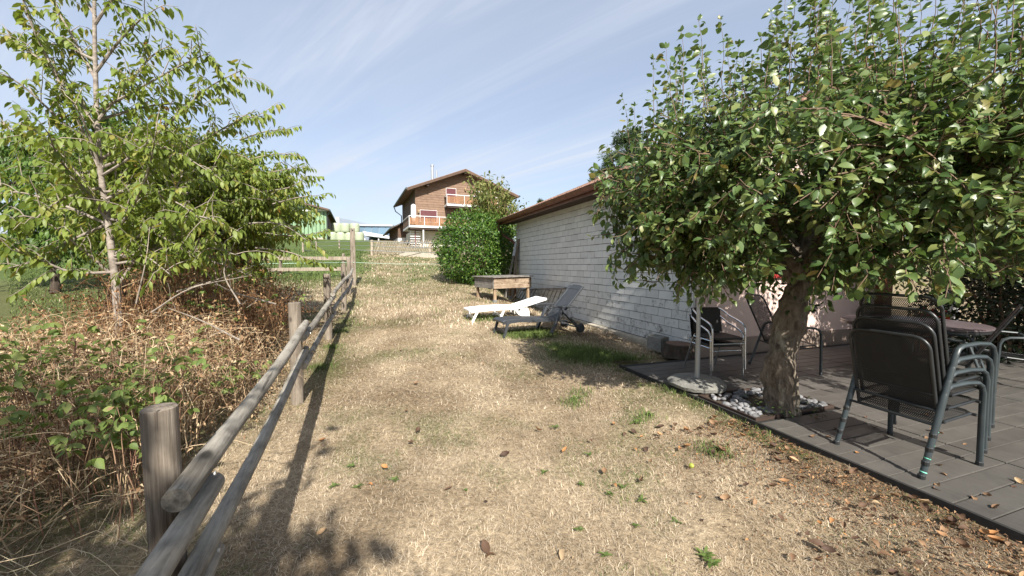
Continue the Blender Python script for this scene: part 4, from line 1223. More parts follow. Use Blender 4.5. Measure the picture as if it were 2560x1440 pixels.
ch = MB().tube([(2.55, 3.0, EZ), (2.55, 3.0, RZ_ + 1.15)], .17, 12).tube([(2.55, 3, RZ_ + 1.15), (2.55, 3, RZ_ + 1.3)], .22, 12).build('chimney', MT['galvanised'], rf, True)
MB().tube([(3.1, 3.0, EZ), (3.1, 3.0, RZ_ + .65)], .10, 10).build('chimney', MT['galvanised'], rf, True)
MB().tube([(-OV - .1, HD + .4, EZ - OV * k), (-OV + .1, HD + .4, EZ - 1), (-.1, HD + .3, EZ - 1.6), (-.1, HD + .3, 2)], .07, 8).build('downpipe', MT['gutter_dark'], house, True)
def blind(x0, x1, z0, z1, name='window'):
    w = MB().box(x0, x1, -.05, -.035, z0, z1).build(name, MT['blind'], house)
    zz = z0
    me = MB().add([(x0, -.06, 0), (x1, -.06, 0), (x1, -.036, .07), (x0, -.036, .07)], [(0, 1, 2, 3)]).mesh('slat', MT['blind'])
    while zz < z1 - .05:
        link('slat', me, w, (0, 0, zz)); zz += .09
    f = MB(); t_ = .04
    f.box(x0 - t_, x0, -.07, -.03, z0 - t_, z1 + t_); f.box(x1, x1 + t_, -.07, -.03, z0 - t_, z1 + t_); f.box(x0, x1, -.069, -.031, z1, z1 + t_)
    f.build('frame', MT['white_metal'], w)
    MB().box(x0 - .08, x1 + .08, -.12, -.03, z0 - .08, z0 - .03).build('sill', MT['white_metal'], w)
blind(.55, 2.45, 3.15, 4.45)
blind(3.6, 4.75, 5.55, 7.15, 'balcony_door')
wn_ = MB().box(7.35, 8.35, -.05, -.036, 5.85, 7.0).build('window', MT['facade_glass'], house)
f = MB()
for xx in (7.28, 7.81, 8.35): f.box(xx, xx + .08, -.07, -.034, 5.78, 7.08)
f.box(7.36, 8.35, -.069, -.035, 7.0, 7.08); f.box(7.36, 8.35, -.069, -.035, 5.78, 5.86); f.build('frame', MT['white_metal'], wn_)
for xx, zz in ((.35, 4.25), (5.9, 7.15)):
    MB().lathe([(.03, -.2), (.11, -.12), (.13, .1), (.05, .2)], 10).build('wall_lamp', mat('lamp_brass', (.3, .22, .12), .5, .1), house, True, loc=(xx, -.16, zz))
def balcony(x0, x1, y0, z0, wrap=0):
    b = MB().box(x0, x1, y0, -.002, z0 - .22, z0).build('balcony', MT['white_metal'], house)
    MB().box(x0 + .1, x1 - .1, y0 + .1, -.01, z0 - .42, z0 - .225).build('joists', MT['darkwood'], b)
    n = int((x1 - x0) / .19)
    me = MB().box(0, .155, -.012, .012, .08, .86).mesh('slat', MT['balcony_wood'])
    for i in range(n): link('slat', me, b, (x0 + .06 + i * .19, y0 + .045, z0))
    for xx in np.arange(x0, x1 + .01, (x1 - x0) / max(2, round((x1 - x0) / 1.8))):
        MB().box(xx - .03, xx + .03, y0 - .01, y0 + .03, z0 - .1, z0 + 1.05).build('rail_post', MT['white_metal'], b)
    MB().box(x0 - .03, x1 + .03, y0 - .03, y0 + .05, z0 + 1.0, z0 + 1.07).build('handrail', MT['white_metal'], b)
    me2 = MB().box(-.012, .012, 0, .155, .08, .86).mesh('slat', MT['siding_dark_shaded'])
    yend = wrap if wrap else 0
    n2 = int((yend - y0) / .19)
    for i in range(n2): link('slat', me2, b, (x0 + .03, y0 + .1 + i * .19, z0))
    MB().box(x0 - .03, x0 + .05, y0 + .05, yend, z0 + 1.0, z0 + 1.07).build('handrail', MT['white_metal'], b)
    return b
bl_ = balcony(-.95, 9.0, -1.9, FZ + .15, 4.0)
MB().box(-.95, .0, .0, 4.0, FZ - .07, FZ + .15).build('side_walkway', MT['white_metal'], bl_)
balcony(3.35, 9.5, -1.5, 5.15)
for xx in (.6, 5.2, 8.8): MB().box(xx - .07, xx + .07, -1.75, -1.6, -.6, FZ - .28).build('balcony_post', MT['white_metal'], house)
st = MB()
for i in range(9): st.box(-.75, .35, -1.2 + i * .02, -.9 + i * .02, -.3 + i * .27, -.22 + i * .27)
st = st.build('stairs', MT['white_metal'], house); st['kind'] = 'stuff'
MB().beam((-.2, -1.3, -.4), (-.2, -.9, 2.2), .1, .2).build('stair_string', MT['blind'], house)
# lean-to at the back left with its own eaves
an = MB().box(-1.0, .0, HD - 3.5, HD + 11, 1.9, 3.6).build('annex_wall', MT['siding_dark_shaded'], house)
MB().box(-.98, .0, HD - 3.4, HD + 10.9, -1.0, 1.9).build('annex_base', MT['plaster_white'], house)
MB().prism([(-1.9, 3.05), (1.0, 4.5), (1.0, 4.66), (-1.9, 3.21)], 'y', HD - 4.0, HD + 11.5).build('annex_roof', mat('annex_roof_dark', (.075, .06, .05), .8, .2), house)
MB().tube([(-1.98, HD - 4, 3.1), (-1.98, HD + 11.5, 3.1)], .11, 10).build('annex_gutter', MT['gutter_dark'], house, True)
# closed white parasol and red table on the lower balcony
def onhouse(x, y, z): return Matrix.Translation((hc.x, hc.y, HZ)) @ Matrix.Rotation(HA, 4, 'Z') @ Vector((x, y, z))
w = onhouse(-.35, -1.0, FZ + .15)
pz = thing('closed_parasol', 'closed white parasol in its cover on the chalet balcony', 'parasol', w, HA)
MB().lathe([(.10, .35), (.24, .5), (.30, 1.2), (.27, 2.3), (.05, 2.45)], 12).build('cover', MT['white_plastic'], pz, True)
MB().tube([(0, 0, 0), (0, 0, .6)], .03, 8).build('pole', MT['white_metal'], pz, True)
MB().box(-.25, .25, -.25, .25, 0, .06).build('base', MT['concrete'], pz)
w = onhouse(4.2, -1.1, FZ + .15)
tb2 = thing('balcony_table', 'small reddish wooden table on the lower chalet balcony', 'table', w, HA)
MB().box(-.6, .6, -.4, .4, .70, .75).build('table_top', MT['balcony_wood'], tb2)
for a in (-.5, .5):
    for b_ in (-.3, .3): MB().box(a - .03, a + .03, b_ - .03, b_ + .03, 0, .70).build('leg', MT['balcony_wood'], tb2)

# ------------------------------------------------------------------ green barn
BA = R(180 - 14)
bc = at(817, 605, 52.0)
BZ = G(bc.x, bc.y) - .3
barn = thing('barn', 'green sheet-metal barn with white band and brown roof', 'barn', (bc.x, bc.y, BZ), R(-4))
def sk(mb):
    mb.v = [(x - .50 * max(y, 0), y, z) for x, y, z in mb.v]; return mb      # the barn's side runs off at a skew
# local: x to the left is negative along the facade, y goes back
BW = 30.0; be = at(817, 524, 52.0).z - BZ; bandz = at(817, 526, 52.0).z - BZ
slope_b = .26
MB().prism([(0, 0), (0, be), (-BW / 2, be + BW / 2 * slope_b), (-BW, be), (-BW, 0)], 'y', 0, .2).build('front_wall', MT['green_sheet'], barn)
i = 0
while i * .55 < 24:
    xx = -.3 - i * .55; top_ = be + min(-xx, BW + xx) * slope_b - .05
    MB().box(xx - .035, xx + .035, -.07, -.002, 0.4, top_).build('rib', mat('green_rib', (.06, .12, .06), .6, .1) if i == 0 else bpy.data.materials['green_rib'], barn)
    i += 1
MB().box(-BW, .35, -.20, -.075, bandz - .12, bandz + .12).build('white_band', MT['white_metal'], barn)
sk(MB().box(-.1, .1, .2, 22, 0, be)).build('side_wall', MT['siding_dark_shaded'], barn)
rr = sk(MB().prism([(.9, be - .25), (-BW / 2, be + BW / 2 * slope_b + .02), (-BW / 2, be + BW / 2 * slope_b + .22), (.9, be - .03)], 'y', -.9, 21).prism([(-BW - .9, be - .25), (-BW / 2, be + BW / 2 * slope_b + .02), (-BW / 2, be + BW / 2 * slope_b + .22), (-BW - .9, be - .03)], 'y', -.9, 22)).build('roof', mat('barn_roof', (.13, .085, .065), .85, .15), barn)
sk(MB().tube([(1.0, -.9, be - .2), (1.0, 22, be - .2)], .12, 10)).build('gutter', MT['gutter_dark'], barn, True)
MB().tube([(1.0, -.85, be - .2), (.7, -.5, be - .6), (.2, -.15, be - .9), (.2, -.15, .2)], .07, 8).build('downpipe', MT['gutter_dark'], barn, True)
MB().box(-BW, -.1, -.25, -.002, -.5, .55).build('plinth', MT['concrete'], barn)

# wrapped bales, each its own
bale_me = MB().lathe([(.02, 0), (.56, .0), (.63, .06), (.655, .3), (.66, .65), (.65, 1.0), (.62, 1.22), (.54, 1.3), (.02, 1.31)], 22).mesh('bale', MT['bale_film'], True)
lowz = None
bales = [(831, 603, 54.2, 0), (852.5, 603, 54.6, 0), (873.5, 603, 55, 0), (898, 603, 54.4, 0), (842, 583, 54.5, 1), (863, 583, 54.8, 1), (887, 583, 54.8, 1)]
rowname = ['lower', 'upper']; ordn = {0: ['first', 'second', 'third', 'fourth'], 1: ['first', 'second', 'third']}; cntb = [0, 0]
zlow = at(852, 604, 54.6).z
for px, py, d, row in bales:
    p_ = at(px, py, d)
    o = link('hay_bale', bale_me, None, (p_.x, p_.y, zlow + row * 1.26), (0, 0, random.uniform(0, 6)))
    o.scale = (1.0, 1.0, .98)
    tag(o, f'pale wrapped bale, {ordn[row][cntb[row]]} from the barn in the {rowname[row]} row', 'bale', 'wrapped bales stacked by the barn'); cntb[row] += 1
    if row == 0:
        gzb = G(p_.x, p_.y)
pl = MB().box(-3.4, 3.6, -.9, 1.6, -.8, .0)
o = pl.build('bale_pad', MT['concrete'], None, loc=(at(865, 604, 54.6).x, 54.6, zlow)); tag(o, 'concrete pad beneath the wrapped bales by the barn', 'pad', kind='structure')

# ------------------------------------------------------------------ glass office building far behind
ob = at(905, 610, 88)
off = thing('office_building', 'modern office building with blue glass facade behind the bales', 'building', (ob.x, ob.y, G(ob.x, ob.y) - 2), R(8))
def ol(px, py, d): return Matrix.Rotation(-R(8), 4, 'Z') @ (at(px, py, d) - off.location)
a = ol(838, 541, 88); b_ = ol(925, 610, 88)
MB().prism([(a.x, 0), (a.x, a.z), (a.x + 7.2, a.z - 1.4), (a.x + 7.2, 0)], 'y', 3, 14).build('grey_wing', MT['grey_panel'], off)
MB().box(a.x - .5, a.x + .35, 2.7, 2.98, 0, a.z + .1).build('pale_edge', MT['pale_panel'], off)
MB().box(a.x + 1.1, a.x + 4.8, 2.90, 2.99, a.z - 3.2, a.z - 2.2).build('blue_sign_panel', MT['blue_panel'], off)
g0 = ol(880, 556, 84); g1 = ol(972, 553, 84)
GZ0 = ol(900, 583, 84).z
MB().box(g0.x, g1.x, -.2, 10, g0.z - .35, g0.z + .0).build('roof_edge', MT['pale_panel'], off)
MB().box(g0.x + .1, g1.x - .1, .6, 9, 0, g0.z - .36).build('core_wall', MT['grey_panel'], off)
gl = MB().box(g0.x, g1.x, .3, .4, GZ0, g0.z - .36).build('glass_front', MT['grey_panel'], off)
npn = 5; wpx = (g1.x - g0.x) / npn
for i in range(npn):
    MB().box(g0.x + i * wpx + .06, g0.x + (i + 1) * wpx - .06, .22, .28, GZ0 + .1, g0.z - .45).build('pane', MT['facade_glass'], gl)
c0 = ol(900, 575, 80); c1 = ol(975, 588, 80)
MB().prism([(c0.x, c0.z - .9), (c1.x, c1.z - .6), (c1.x, c1.z), (c0.x, c0.z)], 'y', -6, -.3).build('canopy', MT['pale_panel'], off)
for xx in (c0.x + .2, (c0.x + c1.x) / 2, c1.x - .4): MB().box(xx, xx + .22, -5.8, -5.6, 0, c1.z - .5).build('canopy_column', MT['white_metal'], off)
lw = MB().box(c0.x + .3, c1.x - .1, -.28, .2, 0, GZ0 - .4).build('lower_front', MT['gutter_dark'], off)
for i in range(4):
    w_ = (c1.x - c0.x - .6) / 4; MB().box(c0.x + .4 + i * w_, c0.x + .4 + (i + 1) * w_ - .15, -.34, -.29, .3, GZ0 - .8).build('pane', MT['facade_glass'], lw)

# ------------------------------------------------------------------ shrubs and trees behind
def bush(name, label, base, c, rad3, n, size, material, tpl, seed, stems=40, shell=.28, lump=.1, cat='bush', single=0, up=.2):
    r = np.random.default_rng(seed)
    b = Vector((base[0], base[1], G(base[0], base[1]))); t = thing(name, label, cat, b)
    u = unit(r.normal(0, 1, (n, 3)))
    f = 1 - shell * r.uniform(0, 1, n) ** 1.6
    lm = 1 + lump * (np.sin(5 * u[:, 0] + seed) * np.cos(6 * u[:, 2] + 2 * seed) + .6 * np.sin(11 * u[:, 1] + 9 * u[:, 2]))
    p = np.array(c) + u * np.array(rad3) * (f * lm)[:, None]
    p[:, 2] = np.maximum(p[:, 2], b.z + .04 + .1 * r.uniform(0, 1, n))
    ax = unit(u * .8 + r.normal(0, .55, (n, 3)) + np.array((0, 0, up))); nr = u + r.normal(0, .5, (n, 3)) + np.array((0, 0, .3))
    L = Leaves(); L.p, L.a, L.n, L.s = list(p), list(ax), list(nr), list(size * r.uniform(.65, 1.2, n))
    crown(t, b, L, tpl, MT[material], single, 'foliage')
    rr_ = random.Random(seed); mb = MB()
    for k in range(stems):
        a = rr_.uniform(0, 6.28); e = Vector(c) + Vector((rad3[0] * math.cos(a) * rr_.uniform(.2, .8), rad3[1] * math.sin(a) * rr_.uniform(.2, .8), rad3[2] * rr_.uniform(-.1, .75)))
        pts = curve(b + Vector((rr_.uniform(-.3, .3), rr_.uniform(-.3, .3), 0)), e, 6, (0, 0, .1), .03, rr_); mb.tube([p_ - b for p_ in pts], lerp_r(.03, .006, 6), 5)
    mb.build('stems', MT['twig'], t, True)
    return t
lb = ong(1180, 722); lz = lb.z
bush('laurel_bush', 'big round glossy cherry laurel bush beside the garden house', (lb.x, lb.y + 1.5), (lb.x + .0, lb.y + 1.6, lz + 1.5), (1.66, 1.5, 1.70), 15500, .125, 'leaf_laurel', 'lance', 4, 30, .45, .08, single=300)
bush('laurel_bush', 'low laurel shrub in shade between big laurel and garden house', (lb.x + 1.7, lb.y + 3.4), (lb.x + 1.7, lb.y + 3.4, lz + 1.3), (1.1, 1.1, 1.6), 4500, .125, 'leaf_laurel', 'lance', 14, 16, .3, .06)
def cane_shrub(name, label, px, py, d, h, n, seed, spread, material, lsize):
    r = random.Random(seed); b = at(px, py, d); b.z = G(b.x, b.y); t = thing(name, label, 'shrub', b); mb = MB(); L = Leaves()
    for k in range(n):
        a = r.uniform(0, 6.28); ln = h * r.uniform(.65, 1.05)
        e = b + Vector((math.cos(a) * spread * r.uniform(.3, 1), math.sin(a) * spread * r.uniform(.3, 1), ln))
        pts = curve(b + Vector((r.uniform(-.4, .4), r.uniform(-.4, .4), 0)), e, 8, (0, 0, .2), .02, r); mb.tube([p - b for p in pts], lerp_r(.018, .005, 8), 5)
        for p, dd in along(pts[3:], .12):
            for q_ in range(4):
                o = rv(r); ax = (o + Vector((0, 0, -.25))).normalized(); L.add(p + o * r.uniform(0, .28), ax, Vector((0, 0, 1)) + rv(r) * .6, lsize * r.uniform(.6, 1.2))
    mb.build('canes', mat(name + '_cane', (.33, .27, .12), .6, .2), t, True); crown(t, b, L, 'lance', MT[material], 0, 'foliage'); return t
cane_shrub('bamboo', 'yellow-green bamboo clump rising behind the laurel bush', 1235, 680, 18.5, 4.6, 70, 6, 1.35, 'leaf_bamboo', .20)
cane_shrub('bamboo', 'thin bamboo wisps above the gutter corner of garden house', 1300, 680, 20, 3.6, 9, 16, .9, 'leaf_bamboo', .16)
def pine(name, label, px, py_base, d, toppy, width, seed, n, thick=1.0, size=.35, cat='tree'):
    r = random.Random(seed); b = at(px, py_base, d); b.z = G(b.x, b.y); topz = at(px, toppy, d).z
    t = thing(name, label, cat, b); H = topz - b.z
    tr_ = curve(b, b + Vector((.2, 0, H * .97)), 10, (.15, 0, 0), .01, r)
    MB().tube([p - b for p in tr_], lerp_r(.22, .04, 10), 8).build('trunk', MT['bark_dark'], t, True)
    mb = MB(); L = Leaves()
    for k in range(n):
        f = r.uniform(.25, 1.0); s = tr_[min(9, int(f * 9))]; a = r.uniform(0, 6.28)
        rad = width * max(.12, 1 - ((f - .6) / .5) ** 2) ** .6 * r.uniform(.45, 1) * thick + .1
        e = s + Vector((math.cos(a) * rad, math.sin(a) * rad, r.uniform(-.1, .35) * rad + .1))
        pts = curve(s, e, 5, (0, 0, .05), .04, r); mb.tube([p - b for p in pts], lerp_r(.04, .01, 5), 4)
        for p, dd in along(pts[1:] if rad > .6 else pts, .22):
            for q_ in range(26):
                o = rv(r); ax = (o + dd * .5 + Vector((0, 0, .35))).normalized(); L.add(p + o * r.uniform(.0, .26), ax, rv(r), size * r.uniform(.6, 1.2))
    for k in range(14):
        p = tr_[-1] - Vector((0, 0, r.uniform(-.15, 1.0)))
        for q_ in range(40):
            o = rv(r); L.add(p + o * r.uniform(0, .35) * (.5 + width * .3), (o + Vector((0, 0, .5))).normalized(), rv(r), size * r.uniform(.6, 1.2))
    mb.build('limbs', MT['bark_dark'], t, True); crown(t, b, L, 'blade', MT['needle'], 0)
    return t
pine('pine_tree', 'dark bushy pine towering behind the garden house roof', 1568, 640, 30, 312, 2.7, 51, 130)
pine('pine_tree', 'tall dark conifer mostly hidden behind the pear tree crown', 1715, 640, 33, 290, 3.2, 52, 60)
pine('pine_tree', 'small pine peeking over the tiles left of the bushy pine', 1512, 640, 30, 398, 1.4, 53, 50)
pine('young_birch', 'wispy grey-green young tree above the roof tiles', 1475, 640, 28, 428, 1.0, 54, 30, 1.0, .28)
pine('conifer_top', 'tiny conifer tip showing above the roof edge', 1346, 640, 40, 495, .7, 55, 22, 1.0, .3)
# ------------------------------------------------------------------ loungers
def frame_from(a, b):
    d = Vector((b.x - a.x, b.y - a.y, 0)); return math.atan2(d.y, d.x), d.length
def slab(pts, thick):
    """side profile polyline (x,z) thickened downward"""
    return pts + [(x, z - thick) for x, z in reversed(pts)]
def dark_lounger():
    a = ong(1262, 847); ang = R(24)
    t = thing('sun_lounger', 'anthracite plastic sun lounger with raised back, armrests and wheels', 'lounger', a, ang)
    W = .64; m = MT['dark_plastic']
    dk = slab([(-.02, .335), (.04, .365), (.35, .37), (.8, .345), (1.12, .325), (1.28, .33)], .04)
    deck_ = MB().prism(dk, 'y', .06, W - .06).build('seat', m, t, bevel=.008)
    MB().prism(slab([(-.02, .33), (.35, .362), (.8, .338), (1.30, .32)], .055), 'y', .03, .06).build('side_rail', m, t)
    MB().prism(slab([(-.02, .33), (.35, .362), (.8, .338), (1.30, .32)], .055), 'y', W - .06, W - .03).build('side_rail', m, t)
    # back: frame with vertical slats
    hx, hz_, ang_b, LB = 1.26, .32, R(47), .92
    bm_ = Matrix.Translation((hx, 0, hz_)) @ Matrix.Rotation(-ang_b, 4, 'Y')
    bf = MB()
    bf.box(0, LB, .04, .10, -.02, .02, bm_); bf.box(0, LB, W - .10, W - .04, -.02, .02, bm_); bf.box(LB - .10, LB, .10, W - .10, -.02, .019, bm_); bf.box(0, .06, .10, W - .10, -.02, .019, bm_)
    bf.prism([(LB, -.015), (LB + .03, -.01), (LB + .03, .012), (LB, .018)], 'y', .16, W - .16)
    n0 = len(bf.v) - 8
    bf.v[n0:] = [tuple(bm_ @ Vector((v[0], v[1], v[2]))) for v in bf.v[n0:]]
    back = bf.build('backrest', m, t, bevel=.006)
    ns = 7; wsl = (W - .20) / ns
    for i in range(ns):
        MB().box(.06, LB - .10, .10 + i * wsl + .006, .10 + (i + 1) * wsl - .006, -.008, .012, bm_).build('slat', m, back)
    MB().box(.02, LB - .05, .10, W - .10, -.018, -.010, bm_).build('back_plate', m, back)
    # foot frame
    for y in (.02, W - .08):
        MB().beam((.10, y + .03, .33), (.0, y + .03, 0), .045, .055, (0, 1, 0)).build('leg', m, t, bevel=.005)
    MB().box(.035, .065, .08, W - .08, .10, .15).build('foot_bar', m, t)
    # A-frames with armrest and wheel
    for y, s in ((-.03, -1), (W - .02, 1)):
        MB().beam((1.04, y + .025, 0.0), (1.30, y + .025, .53), .05, .085, (0, 1, 0)).build('leg', m, t, bevel=.008)
        MB().beam((1.30, y + .025, .53), (1.74, y + .025, .10), .048, .085, (0, 1, 0)).build('rear_leg', m, t, bevel=.008)
        arm = [(1.02, .585), (1.10, .605), (1.4, .60), (1.66, .575), (1.74, .555)]
        MB().prism(slab(arm, .035), 'y', y - .01, y + .075).build('armrest', m, t, bevel=.01)
        MB().tube([(1.30, y + .025, .5), (1.30, y + .025, .58)], .03, 10).build('arm_block', m, t, True)
        wh = MB().tube([(1.78, y - .005, .10), (1.78, y + .055, .10)], .10, 24).build('wheel', m, t, True, bevel=.01)
        MB().tube([(1.78, y - .012, .10), (1.78, y - .006, .10)], .06, 20).build('hub', m, wh, True)
    MB().tube([(1.78, .0, .10), (1.78, W, .10)], .018, 10).build('axle', m, t, True)
    MB().beam((1.30, W / 2, .31), (1.62, W / 2, .20), W - .2, .03).build('back_support', m, t)
dark_lounger()
def white_lounger():
    a = ong(1184, 806); ang = R(20)
    t = thing('sun_lounger', 'white plastic sun lounger lying almost flat behind the dark one', 'lounger', a, ang)
    W = .66; m = MT['white_plastic']
    def zdk(x): return .30 + .035 * math.sin(min(x, 1.15) * 2.2)
    for y0 in (.0, W - .045):
        MB().prism(slab([(x, zdk(x)) for x in np.linspace(-.06, 1.15, 9)], .075), 'y', y0, y0 + .045).build('side_rail', m, t, bevel=.008)
    n = 11
    for i in range(n):
        x = -.06 + i * 1.21 / n; w = 1.21 / n - .022
        pts = [(x, zdk(x) - .004), (x + w, zdk(x + w) - .004)]
        MB().prism(slab(pts, .022), 'y', .045, W - .045).build('slat', m, t)
    MB().box(-.10, -.055, .03, W - .03, .25, zdk(0) - .003).build('foot_edge', m, t, bevel=.015)
    bm_ = Matrix.Translation((1.15, 0, .315)) @ Matrix.Rotation(-R(15), 4, 'Y'); LB = .78
    back = MB().box(0, LB, .0, .05, -.045, .012, bm_).box(0, LB, W - .05, W, -.045, .012, bm_).box(LB - .09, LB, .05, W - .05, -.04, .011, bm_).build('backrest', m, t, bevel=.008)
    for i in range(7):
        MB().box(.0 + i * .098, .0 + i * .098 + .076, .05, W - .05, -.02, .008, bm_).build('slat', m, back)
    for y in (.02, W - .07):
        MB().beam((.12, y + .025, .27), (-.02, y + .025, .0), .05, .06, (0, 1, 0)).build('leg', m, t, bevel=.006)
        MB().beam((.78, y + .025, .28), (.66, y + .025, .0), .05, .06, (0, 1, 0)).build('leg', m, t, bevel=.006)
        hb = MB().prism([(1.02, .27), (1.40, .29), (1.46, .16), (1.30, .06), (1.16, .12)], 'y', y, y + .05).build('rear_panel', m, t, bevel=.01)
        MB().tube([(1.36, y - .01, .085), (1.36, y + .06, .085)], .085, 20).build('wheel', m, t, True)
    MB().box(.015, .045, .06, W - .06, .08, .13).build('foot_bar', m, t)
    MB().box(.685, .715, .06, W - .06, .10, .15).build('foot_bar', m, t)
    MB().box(1.13, 1.19, -.012, -.001, .25, .28).build('slot_plate', MT['gutter_dark'], t)
white_lounger()

# ------------------------------------------------------------------ raised wooden box
def raised_box():
    c = ong(1236, 757); ang = R(34)
    t = thing('raised_planter', 'weathered raised wooden garden box on legs by the laurel', 'planter', c, ang)
    Wd, Dp = 1.35, 1.15
    zt = at(1236, 695, c.y).z - c.z; zb_ = at(1236, 722, c.y).z - c.z
    for x in (.04, Wd - .04):
        for y in (.04, Dp - .04):
            MB().box(x - .04, x + .04, y - .04, y + .04, -.05, zb_ + .12).build('leg', MT['leg_wood'], t, bevel=.005)
            MB().box(x - .047, x + .047, y - .047, y + .047, -.04, .09).build('foot_shoe', MT['galvanised'], t)
    hh = (zt - zb_) / 2
    for i in range(2):
        z0 = zb_ + i * hh
        MB().box(-.03, Wd + .03, -.045, -.004, z0 + .002, z0 + hh - .002).build('plank', MT['warm_board'], t, bevel=.004)  # warm sunlight on the front put into the board colour
        MB().box(-.03, Wd + .03, Dp + .004, Dp + .045, z0 + .002, z0 + hh - .002).build('plank', MT['warm_board'], t, bevel=.004)
        MB().box(-.05, -.031, -.03, Dp + .03, z0 + .002, z0 + hh - .002).build('plank', MT['grey_board'], t, bevel=.004)  # shade on the sides put into greyer boards
        MB().box(Wd + .031, Wd + .05, -.03, Dp + .03, z0 + .002, z0 + hh - .002).build('plank', MT['grey_board'], t, bevel=.004)
    for i in range(5):
        w = (Dp + .22) / 5
        MB().box(-.10, Wd + .08, -.11 + i * w + .002, -.11 + (i + 1) * w - .002, zt + .004, zt + .036).build('lid_board', MT['grey_board'], t, bevel=.004, rot=(0, R(-.8 + .3 * i % .5), 0))
raised_box()
# boards and ladder against the shed wall
def shw(x, y, z): return Matrix.Translation(SH0) @ Matrix.Rotation(R(AX), 4, 'Z') @ Vector((x, y, z))
def leaning(label, foot, top, w, th, m, tipm=None, tl=.6, name='timber_board'):
    f = shw(*foot); f.z = G(f.x, f.y); tt = shw(*top); t = thing(name, label, 'board', f, 0)
    d = tt - f; o = MB().beam((0, 0, 0), d, w, th, (math.cos(R(AX)), math.sin(R(AX)), 0)).build('plank', m, t, bevel=.006)
    if tipm:
        dn = d.normalized(); MB().beam(d - dn * tl, d + dn * .004, w + .006, th + .006, (math.cos(R(AX)), math.sin(R(AX)), 0)).build('painted_end', tipm, t)
leaning('grey old plank with pale painted top leaning at shed corner', (-.62, 9.0, 0), (-.06, 9.35, 2.48), .16, .05, MT['grey_board'], mat('pale_blue_paint', (.52, .56, .60), .8, .2, 12), .55)
leaning('brown timber beam leaning upright at the far shed corner', (-.34, 9.05, 0), (-.05, 9.1, 2.60), .14, .07, MT['post_wood'])
leaning('short light plank leaning behind the raised wooden box', (-.75, 7.9, 0), (-.12, 8.2, 1.0), .20, .03, MT['warm_board'])
lf0 = shw(-.42, 6.4, 0); lf0.z = G(lf0.x, lf0.y)
lad = thing('wooden_ladder', 'old wooden ladder lying on its side against shingled wall', 'ladder', lf0, R(AX))
def lrail(p0_, p1_): return MB().beam(p0_, p1_, .06, .06).build('rail', MT['grey_board'], lad, bevel=.006)
b0, b1 = Vector((-.06, -2.2, .06)), Vector((-.06, 2.2, .02)); t0_, t1_ = Vector((.30, -2.2, .84)), Vector((.30, 2.2, .52))
lrail(b0, b1); lrail(t0_, t1_)
for i in range(15):
    f = (i + .5) / 15; MB().tube([b0.lerp(b1, f), t0_.lerp(t1_, f + .02)], .017, 7).build('rung', MT['rail_wood'], lad, True)

# ------------------------------------------------------------------ by the wall corner: slab, stump
c = onz(1660, 876, .02)
bk = thing('concrete_slabs', 'two grey concrete slabs standing on edge by the tree stump', 'slab', c, R(AX + 6))
MB().box(-.13, -.06, -.05, .30, -.02, .24).build('slab', MT['stone'], bk, bevel=.008); MB().box(-.04, .10, -.02, .33, -.02, .25).build('slab', MT['stone'], bk, bevel=.008)
c = onz(1697, 886, .03)
stp = thing('tree_stump', 'short cut tree stump beside the shed corner', 'stump', c)
mb = MB(); n = 26
prof = [(.285, -.03), (.265, .05), (.25, .13), (.245, .185), (.225, .195)]
mb.lathe(prof, n); mb.v = [(v[0] * (1 + .06 * math.sin(9 * math.atan2(v[1], v[0])) + .05 * math.sin(4 * math.atan2(v[1], v[0]) + 1)), v[1] * (1 + .06 * math.sin(9 * math.atan2(v[1], v[0]))), v[2]) for v in mb.v]
so = mb.build('bark', MT['bark_dark'], stp, True)
MB().lathe([(.215, .19), (.215, .2), (.005, .203)], 24).build('cut_face', mat('cut_wood', (.14, .085, .06), .9, .3, 14), stp)

# ------------------------------------------------------------------ parasol stand
c = onz(1742, 968, DECK_TOP)
ps = thing('parasol_stand', 'rough round stone parasol base with upright grey steel tube', 'parasol stand', c)
mb = MB(); mb.lathe([(.26, 0), (.335, .03), (.345, .07), (.30, .105), (.18, .125), (.03, .13)], 36)
mb.v = [(v[0] * (1 + .035 * math.sin(5 * math.atan2(v[1], v[0]) + 8 * v[2])), v[1] * (1 + .03 * math.cos(6 * math.atan2(v[1], v[0]))), v[2] + .006 * math.sin(40 * v[0]) * math.cos(38 * v[1])) for v in mb.v]
mb.build('stone_base', MT['stone'], ps, True)
MB().tube([(0, 0, .1), (0, 0, .62)], .031, 16).build('socket_tube', MT['galvanised'], ps, True)
MB().tube([(0, 0, .62), (-.01, 0, 1.45)], .025, 14).build('pole', MT['galvanised'], ps, True)

# ------------------------------------------------------------------ chairs
def lattice(w, h, step, r, round_=.06):
    """expanded-metal panel: crossing ribbons in the xz-plane, clipped to the panel"""
    mb = MB()
    sl = .62
    for s in (1, -1):
        k = -h * sl - w
        while k < w + h * sl:
            # line x = k + s*sl*z
            pts = []
            z0, z1 = 0.0, h
            xa = lambda z: k + s * sl * z
            zs = sorted([(0 - k) / (s * sl), (w - k) / (s * sl)]); z0 = max(0, zs[0]); z1 = min(h, zs[1])
            if z1 - z0 > .01:
                a = Vector((xa(z0), 0, z0)); b = Vector((xa(z1), 0, z1)); d = (b - a).normalized(); nrm = Vector((-d.z, 0, d.x)) * r
                y = .0008 * s
                mb.add([a - nrm + Vector((0, y, 0)), a + nrm + Vector((0, y, 0)), b + nrm + Vector((0, y, 0)), b - nrm + Vector((0, y, 0))], [(0, 1, 2, 3)])
            k += step
    return mb
